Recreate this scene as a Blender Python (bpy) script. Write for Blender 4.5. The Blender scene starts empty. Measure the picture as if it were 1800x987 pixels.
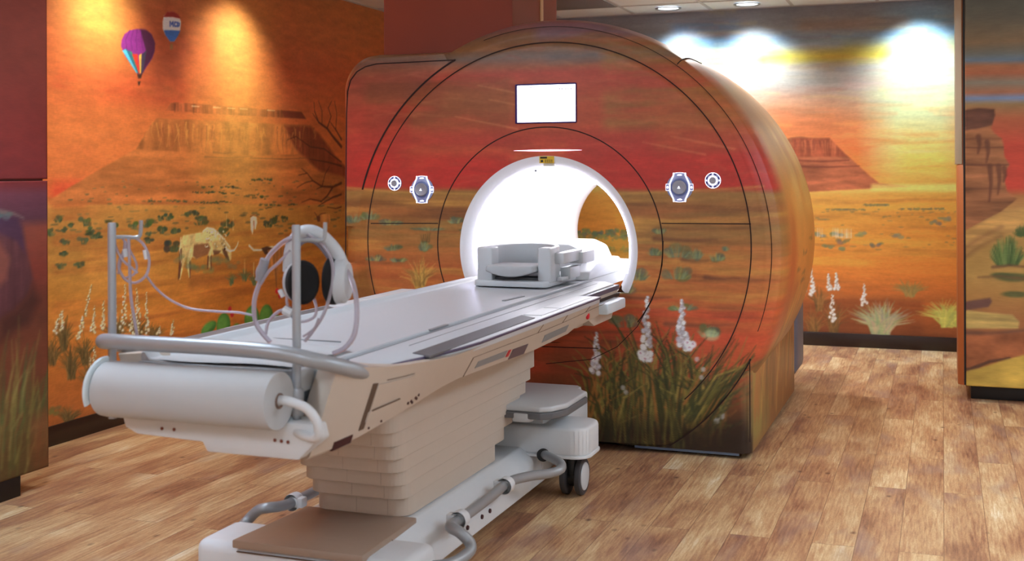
import bpy, bmesh, math, random
import numpy as np
from mathutils import Vector
random.seed(7)
PI = math.pi
C = bpy.context.scene.collection

# ------------------------------------------------------------------ camera model
F_PX, CXP, CYP, YAW, ROLL, EYE = 2053.6, 900.0, 300.6, 0.353, 0.004, 1.40
_c, _s = math.cos(YAW), math.sin(YAW)
_f = np.array([-_s, _c, 0.0]); _r = np.array([_c, _s, 0.0]); _d = np.array([0, 0, -1.0])
_cr, _sr = math.cos(ROLL), math.sin(ROLL)
CAM_M = np.array([_cr*_r + _sr*_d, _cr*_d - _sr*_r, _f])
def at(x, y, X=None, Y=None, Z=None):
    """point of a real plane of the room that a survey mark of the photograph falls on"""
    d = np.array([(x-CXP)/F_PX, (y-CYP)/F_PX, 1.0]) @ CAM_M
    t = X/d[0] if X is not None else Y/d[1] if Y is not None else (Z-EYE)/d[2]
    return Vector((d[0]*t, d[1]*t, EYE + d[2]*t))

# ------------------------------------------------------------------ colour + materials
def lin(c):
    c = np.asarray(c, float)/255.0
    return np.where(c <= 0.04045, c/12.92, ((c+0.055)/1.055)**2.4)
def rgba(c, g=1.0):
    l = np.clip(lin(c)*g, 0, 1); return (float(l[0]), float(l[1]), float(l[2]), 1.0)
MATS = {}
def mat(name, col, rough=0.5, metal=0.0, emit=None, estr=0.0, noise=0.04, nscale=40.0, spec=0.5, trans=0.0, bump=0.0, coat=0.0):
    m = bpy.data.materials.new(name); m.use_nodes = True
    nt = m.node_tree; b = nt.nodes['Principled BSDF']
    b.inputs['Roughness'].default_value = rough; b.inputs['Metallic'].default_value = metal
    b.inputs['Specular IOR Level'].default_value = spec
    b.inputs['Coat Weight'].default_value = coat
    tc = nt.nodes.new('ShaderNodeTexCoord'); n = nt.nodes.new('ShaderNodeTexNoise')
    n.inputs['Scale'].default_value = nscale; n.inputs['Detail'].default_value = 3
    nt.links.new(tc.outputs['Object'], n.inputs['Vector'])
    mr = nt.nodes.new('ShaderNodeMapRange'); mr.inputs['To Min'].default_value = 1-noise; mr.inputs['To Max'].default_value = 1+noise
    nt.links.new(n.outputs['Fac'], mr.inputs['Value'])
    mx = nt.nodes.new('ShaderNodeMix'); mx.data_type = 'RGBA'; mx.blend_type = 'MULTIPLY'; mx.inputs['Factor'].default_value = 1
    mx.inputs['A'].default_value = rgba(col)
    nt.links.new(mr.outputs['Result'], mx.inputs['B'])
    nt.links.new(mx.outputs['Result'], b.inputs['Base Color'])
    if emit is not None:
        b.inputs['Emission Color'].default_value = rgba(emit); b.inputs['Emission Strength'].default_value = estr
    if trans:
        b.inputs['Transmission Weight'].default_value = trans; b.inputs['IOR'].default_value = 1.2
    if bump:
        bp = nt.nodes.new('ShaderNodeBump'); bp.inputs['Strength'].default_value = bump; bp.inputs['Distance'].default_value = 0.002
        nt.links.new(n.outputs['Fac'], bp.inputs['Height']); nt.links.new(bp.outputs['Normal'], b.inputs['Normal'])
    MATS[name] = m
    return m

def paint_mat(name, rough=0.5, spec=0.25):
    """hand painted mural: pigment laid on the surface (attribute) broken up by procedural brush grain"""
    m = bpy.data.materials.new(name); m.use_nodes = True
    nt = m.node_tree; b = nt.nodes['Principled BSDF']
    b.inputs['Roughness'].default_value = rough; b.inputs['Specular IOR Level'].default_value = spec
    at_ = nt.nodes.new('ShaderNodeAttribute'); at_.attribute_name = 'Paint'
    tc = nt.nodes.new('ShaderNodeTexCoord'); mp = nt.nodes.new('ShaderNodeMapping')
    mp.inputs['Scale'].default_value = (8, 8, 60)
    n = nt.nodes.new('ShaderNodeTexNoise'); n.inputs['Scale'].default_value = 3; n.inputs['Detail'].default_value = 4
    nt.links.new(tc.outputs['Object'], mp.inputs['Vector']); nt.links.new(mp.outputs['Vector'], n.inputs['Vector'])
    mr = nt.nodes.new('ShaderNodeMapRange'); mr.inputs['To Min'].default_value = 0.86; mr.inputs['To Max'].default_value = 1.14
    nt.links.new(n.outputs['Fac'], mr.inputs['Value'])
    mx = nt.nodes.new('ShaderNodeMix'); mx.data_type = 'RGBA'; mx.blend_type = 'MULTIPLY'; mx.inputs['Factor'].default_value = 1
    nt.links.new(at_.outputs['Color'], mx.inputs['A']); nt.links.new(mr.outputs['Result'], mx.inputs['B'])
    nt.links.new(mx.outputs['Result'], b.inputs['Base Color'])
    return m

# ------------------------------------------------------------------ mesh helpers
class MB:
    def __init__(s): s.v = []; s.f = []; s.mi = []; s.cur = 0
    def add(s, vf):
        v, f = vf; o = len(s.v); s.v += [tuple(p) for p in v]; s.f += [tuple(i+o for i in q) for q in f]; s.mi += [s.cur]*len(f); return s
    def m(s, k): s.cur = k; return s
def _bm_out(bm):
    bm.verts.index_update(); r = ([tuple(v.co) for v in bm.verts], [tuple(v.index for v in f.verts) for f in bm.faces]); bm.free(); return r
def rbox(x0, x1, y0, y1, z0, z1, r=0.004, seg=2):
    bm = bmesh.new(); bmesh.ops.create_cube(bm, size=1)
    for v in bm.verts: v.co = ((x0+x1)/2+v.co.x*(x1-x0), (y0+y1)/2+v.co.y*(y1-y0), (z0+z1)/2+v.co.z*(z1-z0))
    r = min(r, 0.49*min(abs(x1-x0), abs(y1-y0), abs(z1-z0)))
    if r > 0: bmesh.ops.bevel(bm, geom=bm.edges[:], offset=r, segments=seg, profile=0.5, affect='EDGES')
    return _bm_out(bm)
def prism(poly, axis, a0, a1, bev=0.0, seg=2):
    def P(p, a): return (a, p[0], p[1]) if axis == 'X' else (p[0], a, p[1]) if axis == 'Y' else (p[0], p[1], a)
    bm = bmesh.new(); A = [bm.verts.new(P(p, a0)) for p in poly]; B = [bm.verts.new(P(p, a1)) for p in poly]
    n = len(poly); bm.faces.new(A); bm.faces.new(B[::-1])
    for i in range(n): bm.faces.new((A[i], B[i], B[(i+1) % n], A[(i+1) % n]))
    bmesh.ops.recalc_face_normals(bm, faces=bm.faces[:])
    if bev > 0: bmesh.ops.bevel(bm, geom=bm.edges[:], offset=bev, segments=seg, profile=0.5, affect='EDGES')
    return _bm_out(bm)
def rrect(x0, x1, y0, y1, r, n=6):
    out = []
    for cx, cy, a in ((x1-r, y1-r, 0), (x0+r, y1-r, 90), (x0+r, y0+r, 180), (x1-r, y0+r, 270)):
        for i in range(n+1):
            t = math.radians(a+90*i/n); out.append((cx+r*math.cos(t), cy+r*math.sin(t)))
    return out
def lathe(prof, c, axis='Z', n=32, cap=True):
    c = Vector(c); v = []; f = []
    for r, h in prof:
        for i in range(n):
            t = 2*PI*i/n; a, b = r*math.cos(t), r*math.sin(t)
            p = (h, a, b) if axis == 'X' else (a, h, b) if axis == 'Y' else (a, b, h)
            v.append(tuple(c+Vector(p)))
    for j in range(len(prof)-1):
        for i in range(n):
            f.append((j*n+i, j*n+(i+1) % n, (j+1)*n+(i+1) % n, (j+1)*n+i))
    if cap:
        f.append(tuple(range(n))[::-1]); f.append(tuple((len(prof)-1)*n+i for i in range(n)))
    return v, f
def smooth_path(pts, k=6, closed=False):
    P = [Vector(p) for p in pts]; n = len(P); out = []
    if n < 3: return P
    for i in range(n if closed else n-1):
        g = (lambda j: P[j % n]) if closed else (lambda j: P[max(0, min(n-1, j))])
        p0, p1, p2, p3 = g(i-1), g(i), g(i+1), g(i+2)
        for s in range(k):
            t = s/k
            out.append(0.5*((2*p1)+(p2-p0)*t+(2*p0-5*p1+4*p2-p3)*t*t+(3*p1-p0-3*p2+p3)*t**3))
    if not closed: out.append(P[-1])
    return out
def tube(pts, r, n=10, k=6, closed=False, smooth=True, flat=None):
    P = smooth_path(pts, k, closed) if smooth else [Vector(p) for p in pts]
    m = len(P); v = []; f = []; nrm = None
    for i in range(m):
        a = P[(i-1) % m] if (closed or i > 0) else P[i]; b = P[(i+1) % m] if (closed or i < m-1) else P[i]
        T = (b-a); T = T.normalized() if T.length > 1e-9 else Vector((0, 0, 1))
        if nrm is None:
            nrm = T.cross(Vector((0, 0, 1))); nrm = nrm.normalized() if nrm.length > 1e-3 else Vector((1, 0, 0))
        nrm = (nrm-T*nrm.dot(T)).normalized(); bi = T.cross(nrm)
        rr = r[min(len(r)-1, int(i*len(r)/m))] if isinstance(r, (list, tuple)) else r
        for q in range(n):
            t = 2*PI*q/n; v.append(tuple(P[i]+nrm*(rr*math.cos(t))+bi*(rr*math.sin(t)*(flat or 1))))
    for i in range(m if closed else m-1):
        for q in range(n):
            f.append((i*n+q, i*n+(q+1) % n, ((i+1) % m)*n+(q+1) % n, ((i+1) % m)*n+q))
    if not closed: f.append(tuple(range(n))[::-1]); f.append(tuple((m-1)*n+q for q in range(n)))
    return v, f
def ellipsoid(c, rx, ry, rz, n=20, rings=12):
    prof = [(max(1e-4, math.sin(PI*i/rings)), -math.cos(PI*i/rings)) for i in range(rings+1)]
    v, f = lathe(prof, (0, 0, 0), 'Z', n); return [(c[0]+p[0]*rx, c[1]+p[1]*ry, c[2]+p[2]*rz) for p in v], f
def ribbon_arc(cx, cz, r, a0, a1, w, y, n=120):
    """thin raised gap strip along an arc in the XZ plane (angles in degrees)"""
    v = []; f = []
    for i in range(n+1):
        t = math.radians(a0+(a1-a0)*i/n)
        for k, (dr, dy) in enumerate(((-w/2, 0.002), (-w/2, 0), (w/2, 0), (w/2, 0.002))):
            v.append((cx+(r+dr)*math.cos(t), y+dy, cz+(r+dr)*math.sin(t)))
    for i in range(n):
        for k in range(3): f.append((i*4+k, i*4+k+1, i*4+k+5, i*4+k+4))
    return v, f

def wloc(o):
    p = Vector((0, 0, 0))
    while o is not None: p = p+o.location; o = o.parent
    return p
def obj(name, mb, mats, parent=None, smooth=35, origin=None):
    """link ONE mesh object; vertices are given in room coordinates"""
    if isinstance(mb, tuple): mb = MB().add(mb)
    off = wloc(parent) if parent else Vector(origin) if origin is not None else Vector((0, 0, 0))
    me = bpy.data.meshes.new(name)
    me.from_pydata([(p[0]-off.x, p[1]-off.y, p[2]-off.z) for p in mb.v], [], mb.f)
    if not isinstance(mats, (list, tuple)): mats = [mats]
    for m in mats: me.materials.append(m)
    if len(mats) > 1: me.polygons.foreach_set('material_index', mb.mi)
    bm = bmesh.new(); bm.from_mesh(me); bmesh.ops.recalc_face_normals(bm, faces=bm.faces[:]); bm.to_mesh(me); bm.free()
    if smooth:
        me.shade_smooth(); me.set_sharp_from_angle(angle=math.radians(smooth))
    o = bpy.data.objects.new(name, me); C.objects.link(o)
    if parent: o.parent = parent
    elif origin is not None: o.location = origin
    return o
def tag(o, label, cat, group=None, kind=None):
    o['label'] = label; o['category'] = cat
    if group: o['group'] = group
    if kind: o['kind'] = kind
    return o
def thing(name, loc, label, cat, group=None):
    o = bpy.data.objects.new(name, None); C.objects.link(o); o.location = loc; o.empty_display_size = 0.1
    return tag(o, label, cat, group)
def struct(o): o['kind'] = 'structure'; return o

# ------------------------------------------------------------------ mural painting (pigment layout in metres on each surface)
def vnoise(u, v, su, sv, seed):
    rs = np.random.RandomState(seed); G = rs.rand(128, 128).astype(np.float32)
    x = u/su; y = v/sv; xi = np.floor(x).astype(int); yi = np.floor(y).astype(int); fx = (x-xi); fy = (y-yi)
    fx = fx*fx*(3-2*fx); fy = fy*fy*(3-2*fy); xi %= 128; yi %= 128; x2 = (xi+1) % 128; y2 = (yi+1) % 128
    return (G[yi, xi]*(1-fx)+G[yi, x2]*fx)*(1-fy)+(G[y2, xi]*(1-fx)+G[y2, x2]*fx)*fy
def fbm(u, v, su, sv, seed, o=4):
    t = 0; a = 1.0; s = 0
    for i in range(o): t = t+a*vnoise(u+i*3.7, v+i*1.3, su/2**i, sv/2**i, seed+i); s += a; a *= .55
    return t/s-0.5
class Canvas:
    def __init__(s, u0, u1, v0, v1, res, mark=None, su=.003, sv=.003):
        s.u0, s.v0, s.res = u0, v0, res
        s.nu = int((u1-u0)/res)+2; s.nv = int((v1-v0)/res)+2
        s.U, s.V = np.meshgrid(u0+np.arange(s.nu)*res, v0+np.arange(s.nv)*res)
        s.I = np.zeros((s.nv, s.nu, 3), np.float32); s.mark = mark; s.su = su; s.sv = sv
    def W(s, p): return s.mark(*p)
    def blend(s, sl, a, col):
        I = s.I[sl]; s.I[sl] = I+(np.asarray(col, np.float32)/255.0-I)*a[..., None]
    def win(s, a, b, c, d):
        i0 = max(0, int((a-s.u0)/s.res)); i1 = min(s.nu, int((b-s.u0)/s.res)+2)
        j0 = max(0, int((c-s.v0)/s.res)); j1 = min(s.nv, int((d-s.v0)/s.res)+2)
        return (slice(j0, j1), slice(i0, i1)) if i1 > i0 and j1 > j0 else None
    def grad(s, stops, wob=.03, seed=1, su=1.2, sv=.15):
        """stops: list of (v, colour) from low to high"""
        stops = sorted(stops); vs = [k[0] for k in stops]
        V = s.V+wob*2*fbm(s.U, s.V, su, sv, seed)
        for k in range(3): s.I[..., k] = np.interp(V, vs, [c[1][k]/255.0 for c in stops])
    def speck(s, amp, su, sv, seed, sl=None):
        n = fbm(s.U, s.V, su, sv, seed); s.I *= (1+amp*2*n)[..., None]; np.clip(s.I, 0, 1, out=s.I)
    def tint(s, col, a, u0, u1, v0, v1, soft, seed=None, nu=.5, nv=.08, thr=0.0):
        """soft patch of colour, optionally broken into streaks"""
        w = s.win(u0-soft, u1+soft, v0-soft, v1+soft)
        if w is None: return
        U, V = s.U[w], s.V[w]
        def edge(x, lo, hi): return np.clip((x-lo)/soft+.5, 0, 1)*np.clip((hi-x)/soft+.5, 0, 1)
        m = edge(U, u0, u1)*edge(V, v0, v1)
        if seed is not None: m = m*np.clip((fbm(U, V, nu, nv, seed)-thr)*4+.5, 0, 1)
        s.blend(w, m*a, col)
    def poly(s, pts, col, soft=.006, a=1.0, px=True, seed=None, amp=.25, nu=.03, nv=.3):
        P = [s.W(p) for p in pts] if px else pts
        us = [p[0] for p in P]; vs = [p[1] for p in P]
        w = s.win(min(us)-soft, max(us)+soft, min(vs)-soft, max(vs)+soft)
        if w is None: return
        U, V = s.U[w], s.V[w]; ins = np.zeros(U.shape, bool); d = np.full(U.shape, 9.0)
        n = len(P)
        for i in range(n):
            x1, y1 = P[i]; x2, y2 = P[(i+1) % n]
            if y1 != y2:
                c = ((y1 > V) != (y2 > V)) & (U < (x2-x1)*(V-y1)/(y2-y1)+x1); ins ^= c
            L = (x2-x1)**2+(y2-y1)**2+1e-12
            t = np.clip(((U-x1)*(x2-x1)+(V-y1)*(y2-y1))/L, 0, 1)
            d = np.minimum(d, np.hypot(U-x1-t*(x2-x1), V-y1-t*(y2-y1)))
        m = np.clip(np.where(ins, d, -d)/soft+.5, 0, 1)*a
        if seed is not None:
            k = 1+amp*2*fbm(U, V, nu, nv, seed); I = s.I[w]
            s.I[w] = I+(np.clip(np.asarray(col, np.float32)/255.0*k[..., None], 0, 1)-I)*m[..., None]
        else: s.blend(w, m, col)
    def stroke(s, pts, w0, w1, col, a=1.0, px=True, soft=None):
        """tapering brush stroke, widths in metres"""
        P = [s.W(p) for p in pts] if px else pts
        soft = soft or s.res*1.2; W = max(w0, w1)+soft
        us = [p[0] for p in P]; vs = [p[1] for p in P]
        w = s.win(min(us)-W, max(us)+W, min(vs)-W, max(vs)+W)
        if w is None: return
        U, V = s.U[w], s.V[w]; m = np.zeros(U.shape); n = len(P)-1
        for i in range(n):
            x1, y1 = P[i]; x2, y2 = P[i+1]; L = (x2-x1)**2+(y2-y1)**2+1e-12
            t = np.clip(((U-x1)*(x2-x1)+(V-y1)*(y2-y1))/L, 0, 1)
            d = np.hypot(U-x1-t*(x2-x1), V-y1-t*(y2-y1)); r = (w0+(w1-w0)*((i+t)/n))/2
            m = np.maximum(m, np.clip((r-d)/soft+.5, 0, 1))
        s.blend(w, m*a, col)
    def dab(s, p, rx, ry, col, a=1.0, rot=0.0, soft=.35, px=True):
        u, v = s.W(p) if px else p
        if px:
            qa, qb = s.W((p[0]+4, p[1])), s.W((p[0], p[1]+4)); ru, rv = rx*abs(qa[0]-u)/4, ry*abs(qb[1]-v)/4
        else: ru, rv = rx, ry
        R = max(ru, rv)*(1+soft)
        w = s.win(u-R, u+R, v-R, v+R)
        if w is None: return
        c, q = math.cos(rot), math.sin(rot); U, V = s.U[w]-u, s.V[w]-v
        d = np.hypot((U*c+V*q)/ru, (-U*q+V*c)/rv)
        s.blend(w, np.clip((1-d)/soft+.5, 0, 1)*a, col)
    # motifs -------------------------------------------------
    def bush(s, p, w, h, cols, n=26, a=.85):
        x, y = p
        for i in range(n):
            t = random.uniform(-1, 1); hh = h*(1-.6*t*t)*random.uniform(.55, 1.05)
            c = random.choice(cols)
            s.stroke([(x+t*w*.35, y), (x+t*w*.5, y-hh*.6), (x+t*w*.62+random.uniform(-2, 2), y-hh)], random.uniform(1.6, 3)*s.sv, .6*s.sv, c, a)
    def shrub(s, p, w, h, col, a=.8):
        x, y = p
        for i in range(5):
            s.dab((x+random.uniform(-.5, .5)*w, y-random.uniform(0, .8)*h), w*random.uniform(.18, .34), h*random.uniform(.25, .42), [max(0, k+random.randint(-12, 12)) for k in col], a)
    def tuft(s, p, spread, h, cols, n=40, wd=2.2, a=.9):
        x, y = p
        for i in range(n):
            t = random.uniform(-1, 1); hh = h*random.uniform(.5, 1)*(1-.35*abs(t)); b = x+random.uniform(-.25, .25)*spread
            s.stroke([(b, y+random.uniform(-3, 3)), (b+t*spread*.35, y-hh*.62), (b+t*spread*.95, y-hh*random.uniform(.75, 1.0))], wd*s.sv*random.uniform(.7, 1.2), .5*s.sv, random.choice(cols), a)
    def spike(s, p0, p1, w, n=26, cols=((225, 215, 205), (200, 190, 175), (235, 230, 222)), stem=(95, 90, 50), d=2.0):
        """yucca flower spike from its foot p0 to its tip p1"""
        s.stroke([p0, p1], 2*s.sv, 1*s.sv, stem, .9)
        for i in range(n):
            t = i/(n-1); ww = w*(1-.85*t)
            x = p0[0]+(p1[0]-p0[0])*t+random.uniform(-1, 1)*ww; y = p0[1]+(p1[1]-p0[1])*t+random.uniform(-1.5, 1.5)
            k = d*(1-.55*t)
            s.dab((x+.6, y+.8), k*1.15, k*1.3, (120, 95, 85), .45)
            s.dab((x, y), k, k*1.15, random.choice(cols), .95)
    def sample(s, u, v):
        x = np.clip((np.asarray(u)-s.u0)/s.res, 0, s.nu-1.001); y = np.clip((np.asarray(v)-s.v0)/s.res, 0, s.nv-1.001)
        i = x.astype(int); j = y.astype(int); fx = (x-i)[:, None]; fy = (y-j)[:, None]
        return (s.I[j, i]*(1-fx)+s.I[j, i+1]*fx)*(1-fy)+(s.I[j+1, i]*(1-fx)+s.I[j+1, i+1]*fx)*fy
PAINT_GAIN = 1.75
def pigment(me, srgb, gain=None):
    l = lin(np.clip(srgb, 0, 1)*255)*(gain or PAINT_GAIN)
    lum = (l @ np.array([.3, .59, .11]))[:, None]; l = np.clip((l*.95+lum*.05+.002)*np.array([.93, 1.05, 1.0]), 0, .88)
    a = me.attributes.new('Paint', 'FLOAT_COLOR', 'POINT')
    out = np.ones((len(me.vertices), 4), np.float32); out[:, :3] = l; a.data.foreach_set('color', out.ravel())
def grid_mesh(name, us, vs, fn, material, canvas, parent=None, gain=None):
    """dense painted wall face; fn(u, v) -> room coordinates"""
    nu, nv = len(us), len(vs); U, V = np.meshgrid(us, vs); U = U.ravel(); V = V.ravel()
    co = fn(U, V); off = wloc(parent) if parent else Vector((0, 0, 0)); co = co-np.array(off)
    i = np.arange(nu-1)[None, :]+np.arange(nv-1)[:, None]*nu; i = i.ravel()
    q = np.stack([i, i+1, i+nu+1, i+nu], 1)
    me = bpy.data.meshes.new(name); n = len(q)
    me.vertices.add(len(co)); me.vertices.foreach_set('co', co.astype(np.float32).ravel())
    me.loops.add(n*4); me.loops.foreach_set('vertex_index', q.astype(np.int32).ravel())
    me.polygons.add(n); me.polygons.foreach_set('loop_start', np.arange(0, n*4, 4, dtype=np.int32))
    me.update(calc_edges=True); me.validate()
    pigment(me, canvas.sample(U, V), gain); me.materials.append(material)
    o = bpy.data.objects.new(name, me); C.objects.link(o)
    if parent: o.parent = parent
    return o
def objs(name, shapes, mats, parent, smooth=35):
    return [obj(name, sh, mats, parent, smooth) for sh in shapes]
FILL_PANEL, WASH_B, WASH_L, EXPO = 21.0, 105.0, 70.0, 0.1
# ------------------------------------------------------------------ room constants
XL, XR, YF, YB, ZC = -4.29, 3.0, -2.2, 9.57, 2.71
GX, GZ, GY = -1.89, 1.0, 5.63            # scanner axis and front plane
SHRUB = [(58, 66, 44), (72, 76, 48), (50, 60, 44), (84, 80, 50)]

# ---- left wall: mesa, longhorn cattle, balloons, yuccas
LW = Canvas(4.0, 9.6, 0, ZC, .005, lambda x, y: (lambda p: (p.y, p.z))(at(x, y, X=XL)), .0057, .0034)
def lv(y): return at(300, y, X=XL).z
LW.grad([(lv(-90), (165, 95, 52)), (lv(20), (172, 88, 46)), (lv(90), (176, 78, 40)), (lv(160), (182, 86, 42)), (lv(240), (188, 96, 44)), (lv(300), (192, 96, 44)), (lv(335), (192, 84, 40)),
         (lv(350), (180, 116, 52)), (lv(400), (164, 108, 46)), (lv(450), (172, 114, 46)), (lv(500), (178, 112, 40)), (lv(560), (182, 106, 36)), (lv(620), (170, 92, 34)), (lv(700), (156, 82, 36)), (lv(770), (140, 74, 38))], .02, 3)
u0, u1 = LW.W((90, 0))[0], LW.W((640, 0))[0]
LW.tint((140, 58, 34), .75, LW.W((255, 0))[0], LW.W((370, 0))[0], lv(170), lv(-40), .25, 11, .5, .5)
LW.tint((200, 140, 62), .7, LW.W((110, 0))[0], LW.W((225, 0))[0], lv(120), lv(-60), .35)  # ochre patch painting the nearer downlight's glow into the wall
LW.tint((178, 62, 34), .55, u0, LW.W((330, 0))[0], lv(185), lv(140), .1, 13, .7, .1)
LW.tint((205, 60, 34), .7, u0, LW.W((150, 0))[0], lv(352), lv(318), .06)
for k in range(90):
    x = random.uniform(90, 640); y = random.uniform(0, 330); L = random.uniform(20, 70)
    LW.stroke([(x, y), (x+L/2, y+random.uniform(-3, 3)), (x+L, y+random.uniform(-4, 8))], .008, .02, random.choice([(205, 120, 62), (178, 80, 48), (215, 105, 50), (165, 90, 60)]), .16, soft=.03)
# mesa
LW.poly([(86, 352), (150, 313), (205, 281), (240, 262), (262, 225), (276, 209), (545, 222), (560, 237), (598, 287), (660, 330), (660, 360), (86, 360)], (168, 92, 44), .012, 1, True, 21, .28, .4, .05)
LW.poly([(240, 262), (262, 225), (276, 208), (545, 221), (562, 238), (578, 270), (420, 274)], (168, 92, 44), .012, .9, True, 22, .38, .09, .3)
LW.poly([(500, 221), (545, 222), (563, 238), (600, 287), (640, 320), (560, 300), (520, 262)], (112, 44, 28), .03, .8, True, 23, .3)
LW.poly([(292, 194), (299, 182), (308, 180), (360, 184), (420, 189), (530, 197), (538, 209), (480, 206), (420, 203), (350, 199)], (146, 70, 38), .006, 1, True, 24, .5, .03, .5)
LW.poly([(495, 194), (530, 197), (538, 209), (500, 207)], (108, 42, 28), .006, .9)
for x in (308, 341, 407, 470, 495): LW.stroke([(x, 183+(x-300)*.06), (x-1, 197+(x-300)*.05)], .012, .006, (92, 44, 28), .8)
for x in (345, 383, 408, 430, 478): LW.stroke([(x-8, 184+(x-300)*.055), (x+5, 185+(x-300)*.055)], .006, .004, (232, 205, 170), .8)
for k in range(70):
    x = random.uniform(268, 560); y = random.uniform(214, 228)+(x-280)*.03; L = random.uniform(14, 46)
    LW.stroke([(x, y), (x+random.uniform(-3, 3), y+L*.5), (x+random.uniform(-5, 5), y+L)], .012, .004, random.choice([(122, 58, 34), (196, 120, 56), (140, 66, 36), (205, 140, 66)]), .5)
for (x0, x1, y) in ((360, 445, 276), (440, 560, 278), (375, 415, 268)): LW.stroke([(x0, y), ((x0+x1)/2, y+2), (x1, y-1)], .008, .004, (110, 62, 38), .8)
LW.tint((206, 150, 70), .55, LW.W((365, 0))[0], LW.W((470, 0))[0], lv(420), lv(-40), .5)  # golden band: glow of the mesa downlight laid into the pigment
# ground streaks
LW.tint((200, 128, 52), .6, LW.W((150, 0))[0], LW.W((560, 0))[0], lv(500), lv(430), .08, 31, .9, .06)
LW.tint((205, 120, 44), .6, LW.W((90, 0))[0], LW.W((460, 0))[0], lv(590), lv(500), .08, 32, .9, .05)
LW.tint((148, 76, 34), .55, u0, u1, lv(600), lv(340), .05, 33, .8, .04, .12)
LW.tint((150, 84, 40), .6, LW.W((330, 0))[0], LW.W((470, 0))[0], lv(515), lv(470), .05, 34, .5, .03)
for k in range(170):
    y = 318+(k/170)**1.3*95; x = random.uniform(90, 600)
    if y < 350 and not 150 < x < 600: continue
    s_ = 1+(y-318)/55
    LW.dab((x, y), random.uniform(1.5, 4)*s_*.8, random.uniform(.6, 1.2)*s_*.8, random.choice([(96, 84, 52), (80, 74, 50), (112, 94, 58)]), .7)
for y, x0, x1 in ((355, 262, 330), (357, 335, 400), (361, 440, 520), (340, 340, 400), (330, 355, 420), (347, 430, 500), (317, 440, 480)):
    for k in range(14): LW.shrub((random.uniform(x0, x1), y+random.uniform(-1.5, 1.5)), 6, 2.5, random.choice(SHRUB), .7)
for x, y, w, h in ((102, 388, 16, 9), (125, 397, 10, 6), (150, 395, 18, 12), (160, 407, 14, 8), (200, 398, 20, 10), (90, 412, 16, 10), (112, 405, 10, 6), (235, 400, 16, 10), (258, 397, 18, 12), (262, 412, 10, 7), (282, 386, 10, 7), (297, 385, 14, 10), (285, 408, 14, 12), (307, 408, 16, 12), (330, 378, 14, 8), (343, 376, 12, 9), (352, 386, 20, 10), (260, 425, 16, 8), (147, 427, 18, 10), (116, 427, 18, 10), (166, 417, 22, 10), (395, 396, 14, 10), (405, 398, 12, 8), (305, 440, 26, 18), (112, 447, 12, 7), (140, 468, 14, 8), (107, 470, 14, 7), (395, 412, 20, 12), (350, 393, 22, 9), (470, 397, 12, 10), (480, 392, 12, 14), (500, 388, 10, 8)):
    LW.shrub((x, y), w, h, random.choice(SHRUB), .85); LW.bush((x, y+2), w*.8, h, [(58, 66, 44), (92, 96, 62), (70, 84, 60)], 12, .7)
# grazing longhorn
cow = [(318, 423), (322, 414), (340, 411), (356, 408), (364, 401), (375, 402), (386, 411), (397, 424), (405, 434), (407, 441), (407, 455), (403, 461), (398, 452), (389, 446), (380, 445), (373, 449), (372, 441), (371, 452), (370, 472), (366, 470), (367, 455), (364, 445), (352, 452), (346, 456), (338, 452), (334, 462), (335, 487), (332, 489), (329, 470), (328, 452), (322, 470), (317, 492), (313, 490), (317, 462), (315, 440)]
LW.poly(cow, (206, 172, 112), .006, 1, True, 41, .35, .05, .05)
LW.poly([(341, 431), (365, 428), (370, 436), (366, 447), (352, 453), (345, 456), (339, 450)], (120, 70, 46), .012, .85)
LW.poly([(374, 440), (389, 441), (384, 447), (376, 449)], (96, 60, 44), .008, .9)
LW.poly([(390, 438), (398, 441), (402, 452), (404, 461), (398, 455), (393, 447)], (84, 54, 42), .006, .9)
LW.poly([(315, 440), (320, 436), (320, 462), (316, 490), (313, 490)], (88, 48, 34), .006, .8)
for a, b in (((334, 462), (334, 488)), ((366, 452), (365, 472)), ((371, 452), (371, 474)), ((316, 470), (314, 491))): LW.stroke([a, b], .018, .010, (92, 50, 38), .9)
LW.stroke([(318, 418), (316, 440), (319, 462)], .008, .004, (232, 214, 176), .8)
LW.stroke([(335, 440), (332, 452), (330, 470)], .02, .008, (226, 202, 150), .7)
LW.stroke([(357, 407), (364, 401), (376, 403), (390, 416), (404, 434)], .012, .008, (238, 226, 196), .7)
for k in range(60): LW.dab((random.uniform(360, 398), random.uniform(405, 436)), random.uniform(.6, 1.6), random.uniform(.6, 1.6), random.choice([(250, 240, 215), (250, 240, 215), (90, 66, 50)]), .7)
LW.stroke([(396, 437), (404, 442), (412, 440), (417, 432), (419, 425)], .016, .006, (240, 224, 196), .95)
LW.dab((395, 438), 2.2, 2, (40, 28, 26), .9)
# far cattle
LW.poly([(440, 384), (444, 380), (451, 382), (452, 392), (449, 404), (446, 400), (444, 413), (441, 404)], (232, 212, 178), .008, 1); LW.stroke([(440, 381), (447, 378), (455, 382)], .008, .005, (120, 70, 50), .9); LW.stroke([(446, 390), (447, 402)], .016, .01, (150, 84, 52), .8)
LW.poly([(556, 383), (566, 377), (579, 376), (581, 388), (577, 400), (572, 392), (567, 403), (563, 395), (559, 388)], (190, 120, 60), .008, 1, True, 43, .3); LW.stroke([(553, 374), (558, 381), (565, 376), (572, 375)], .009, .006, (92, 48, 36), .9); LW.poly([(556, 381), (563, 380), (563, 390), (558, 390)], (84, 44, 34), .006, .9)
LW.stroke([(438, 432), (446, 440), (458, 440), (466, 437), (478, 434), (492, 436)], .014, .007, (240, 224, 196), .95)
LW.poly([(459, 437), (470, 433), (482, 438), (478, 447), (466, 448)], (66, 40, 34), .008, .95)
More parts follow.
